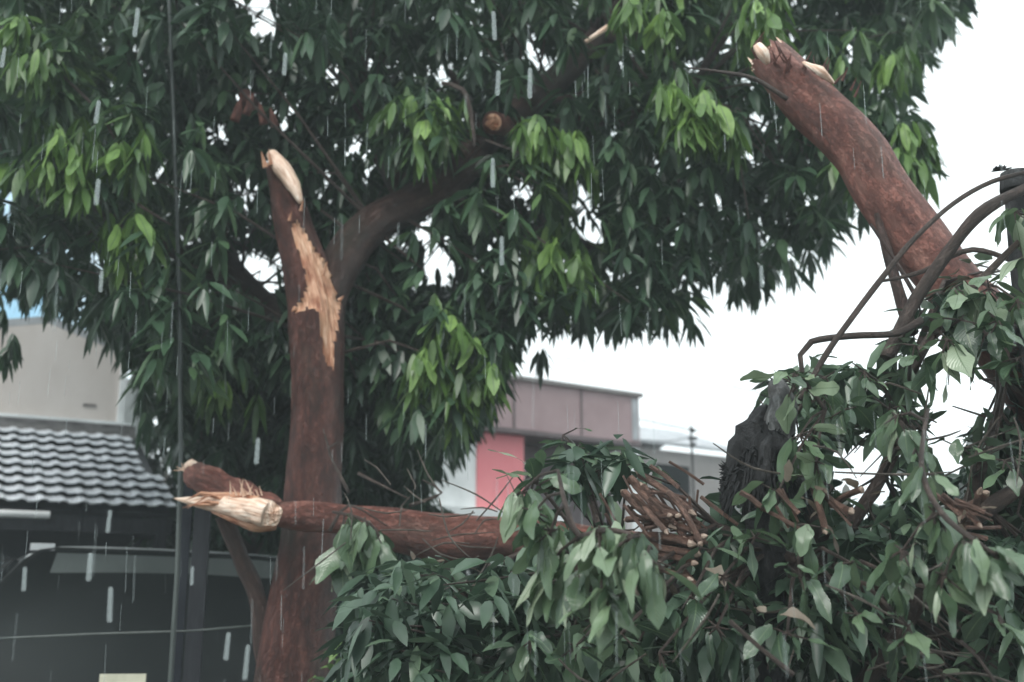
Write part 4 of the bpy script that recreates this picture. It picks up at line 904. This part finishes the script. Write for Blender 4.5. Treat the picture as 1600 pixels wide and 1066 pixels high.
for k, (x0, y0, x1, y1, r_) in enumerate(sticks):
    Y = 4.25 - .012*k if k < 15 else 3.9; wi = 0 if k < 15 else (1 if k < 18 else 2)
    p0, p1 = at(x0,y0,Y+.12), at(x1,y1,Y-.05); e = empty('broken_stick', p0); tag(e, desc[k] + ' ' + where[wi], 'stick', 'broken sticks in the heap')
    b = MB(); rr = px2m(r_*.85, Y); mdl = p0.lerp(p1,.5) + Vector([random.uniform(-.012,.012) for _ in range(3)]); b.tube([p0, mdl, p1], [rr, rr*.95, rr*.85], 10, .03, .18, 6, cap=True); b.build('bark', M_STICK, e, True)
    d = (p1-p0).normalized()
    for pe, sg_ in ((p0,-1),(p1,1)):
        b = MB(); b.tube([pe - d*sg_*.004, pe + d*sg_*.005, pe + d*sg_*random.uniform(.01,.03)], [rr*.9, rr*.8, rr*.15], 8, .006, .5, 30); b.build('torn_end', M_OLDW, e)

# ================================================================== LOW PLANTS, GRASS
def shrub(label, c, rx, n, tint):
    e = empty('shrub', Vector((c.x, c.y, 0))); tag(e, label, 'shrub')
    cs_ = [c + Vector((rng.normal(0, rx), rng.normal(0, rx*.7), rng.normal(-.25, .22))) for _ in range(n)]
    batch_mesh('foliage', [whorls(cs_, (6,10), (.08,.15), (.3,.45), [tint]*n, droop=(-.6,.9))], M_LEAF, e)['kind'] = 'stuff'
    b = MB()
    for q in cs_[::4]: b.tube([Vector((c.x + (q.x-c.x)*.2, c.y, 0)), q.lerp(Vector((c.x,c.y,0)),.4), q], [.012,.008,.004], 4)
    b.build('stems', M_TWIG, e)['kind'] = 'stuff'
shrub('low green bush at the foot of the trunk, right side', at(575,1060,6.6), .16, 60, .85)
for q in ((-14,26),(-9,30),(8,32),(14,28),(20,34),(2,38)):
    pass
GP = rng.uniform([-9,3,0],[9,11.4,0],(9000,3)); GD = np.stack([rng.normal(0,.3,9000), rng.normal(0,.3,9000), np.ones(9000)],1); 
gb = leaf_batch(GP, GD, rng.normal(0,1,(9000,3)), rng.uniform(.08,.22,9000), np.full(9000,.012), np.full(9000,.1), rng.random(9000))
tag(batch_mesh('grass', [gb], M_GRASS), kind='stuff')
# distant tree line that closes the street
farw = []
for k in range(16):
    x = -48 + k*6.6 + random.uniform(-1,1); y = 44 + random.uniform(-4,8); h = random.uniform(2.6,4.2) if x > 0 else random.uniform(4,6)
    farw += [Vector((x,y,h*.45)) + Vector((rng.normal(0,1.9), rng.normal(0,1.), rng.normal(0,h*.2))) for _ in range(190)]
tag(batch_mesh('far_woods', [whorls(farw, (6,8), (.3,.5), (.4,.5), [.4]*len(farw))], M_LEAF), kind='stuff')

# ================================================================== RAIN
dm = MB(); dm.tube([Vector((0,0,.5)), Vector((0,0,.44)), Vector((0,0,-.40)), Vector((0,0,-.5))], [.09,.11,.125,.11], 12); 
me_d = bpy.data.meshes.new('raindrop'); me_d.from_pydata(dm.v, [], dm.f); me_d.polygons.foreach_set('use_smooth', [True]*len(me_d.polygons)); me_d.materials.append(M_DROP); me_d.update()
drops = [(770,270,50,'below the pinkish knot'),(784,392,48,'in the dark leaves under the middle limb'),(170,815,34,'just under the tiled eave'),(140,886,42,'before the van side window'),(172,945,52,'low before the van'),(38,905,36,'before the van windscreen'),(213,35,52,'high up at the left'),(778,130,44,'above the pinkish knot'),(828,130,54,'against the dark limb, right of the knot'),(402,705,40,'left of the trunk above the splintered end'),(158,440,34,'low in the left leaves'),(152,300,44,'beside the left young leaves'),(772,40,52,'at the top centre'),(152,175,40,'in the upper left leaves'),(1190,432,36,'at the hanging crown edge on the right'),(385,1035,50,'at the foot of the trunk'),(445,100,40,'in the leaves above the snapped stub'),(355,1010,40,'between post and trunk'),(5,90,36,'at the upper left edge'),(300,900,28,'on the dark post')]
for x, y, ln, wh_ in drops:
    o = bpy.data.objects.new('raindrop', me_d); col.objects.link(o); Y = 3.0; o.location = at(x, y, Y); s_ = ln*Y/F
    o.scale = (s_*.75 if ln < 45 else s_*.6, s_*.6, s_); o.rotation_euler = (0, R(random.uniform(-3,3)), 0)
    o['kind_'] = 0; del o['kind_']
    tag(o, 'pale falling streak of rain water ' + wh_, 'raindrop', 'falling raindrops')
N = 520; b = MB()
for k in range(N):
    Y = random.uniform(2.5, 9); p = at(random.uniform(-20,1620), random.uniform(-20,1090), Y); l = random.uniform(.05,.14)
    r_ = random.uniform(.0005,.0010); d = Vector((random.uniform(-.02,.05)*l, 0, -l)); b.tube([p, p + d], [r_, r_*1.2], 4)
tag(b.build('rain', M_DROP), kind='stuff')
b = MB(); b.add([(-330,-70,-1),(330,-70,-1),(330,520,-1),(-330,520,-1),(-330,-70,13),(330,-70,13),(330,520,13),(-330,520,13)], ((3,2,1,0),(4,5,6,7),(0,1,5,4),(1,2,6,5),(2,3,7,6),(3,0,4,7)))
hm = bpy.data.materials.new('rain mist'); hm.use_nodes = True; hm.node_tree.nodes.clear()
ho_ = hm.node_tree.nodes.new('ShaderNodeOutputMaterial'); hv = hm.node_tree.nodes.new('ShaderNodeVolumePrincipled')
hv.inputs['Color'].default_value = (.86,.95,.97,1); hv.inputs['Density'].default_value = .0044; hm.node_tree.links.new(hv.outputs[0], ho_.inputs['Volume'])
tag(b.build('haze', hm), kind='stuff')
print('roof', [tuple(round(c) for c in proj(p)) for p in (E0, E1, T0, T0 + u*(X1-.10), W0 + Vector((0,0,1)))], 'tiles', rows_n*cols_n, 'wall top', topz)
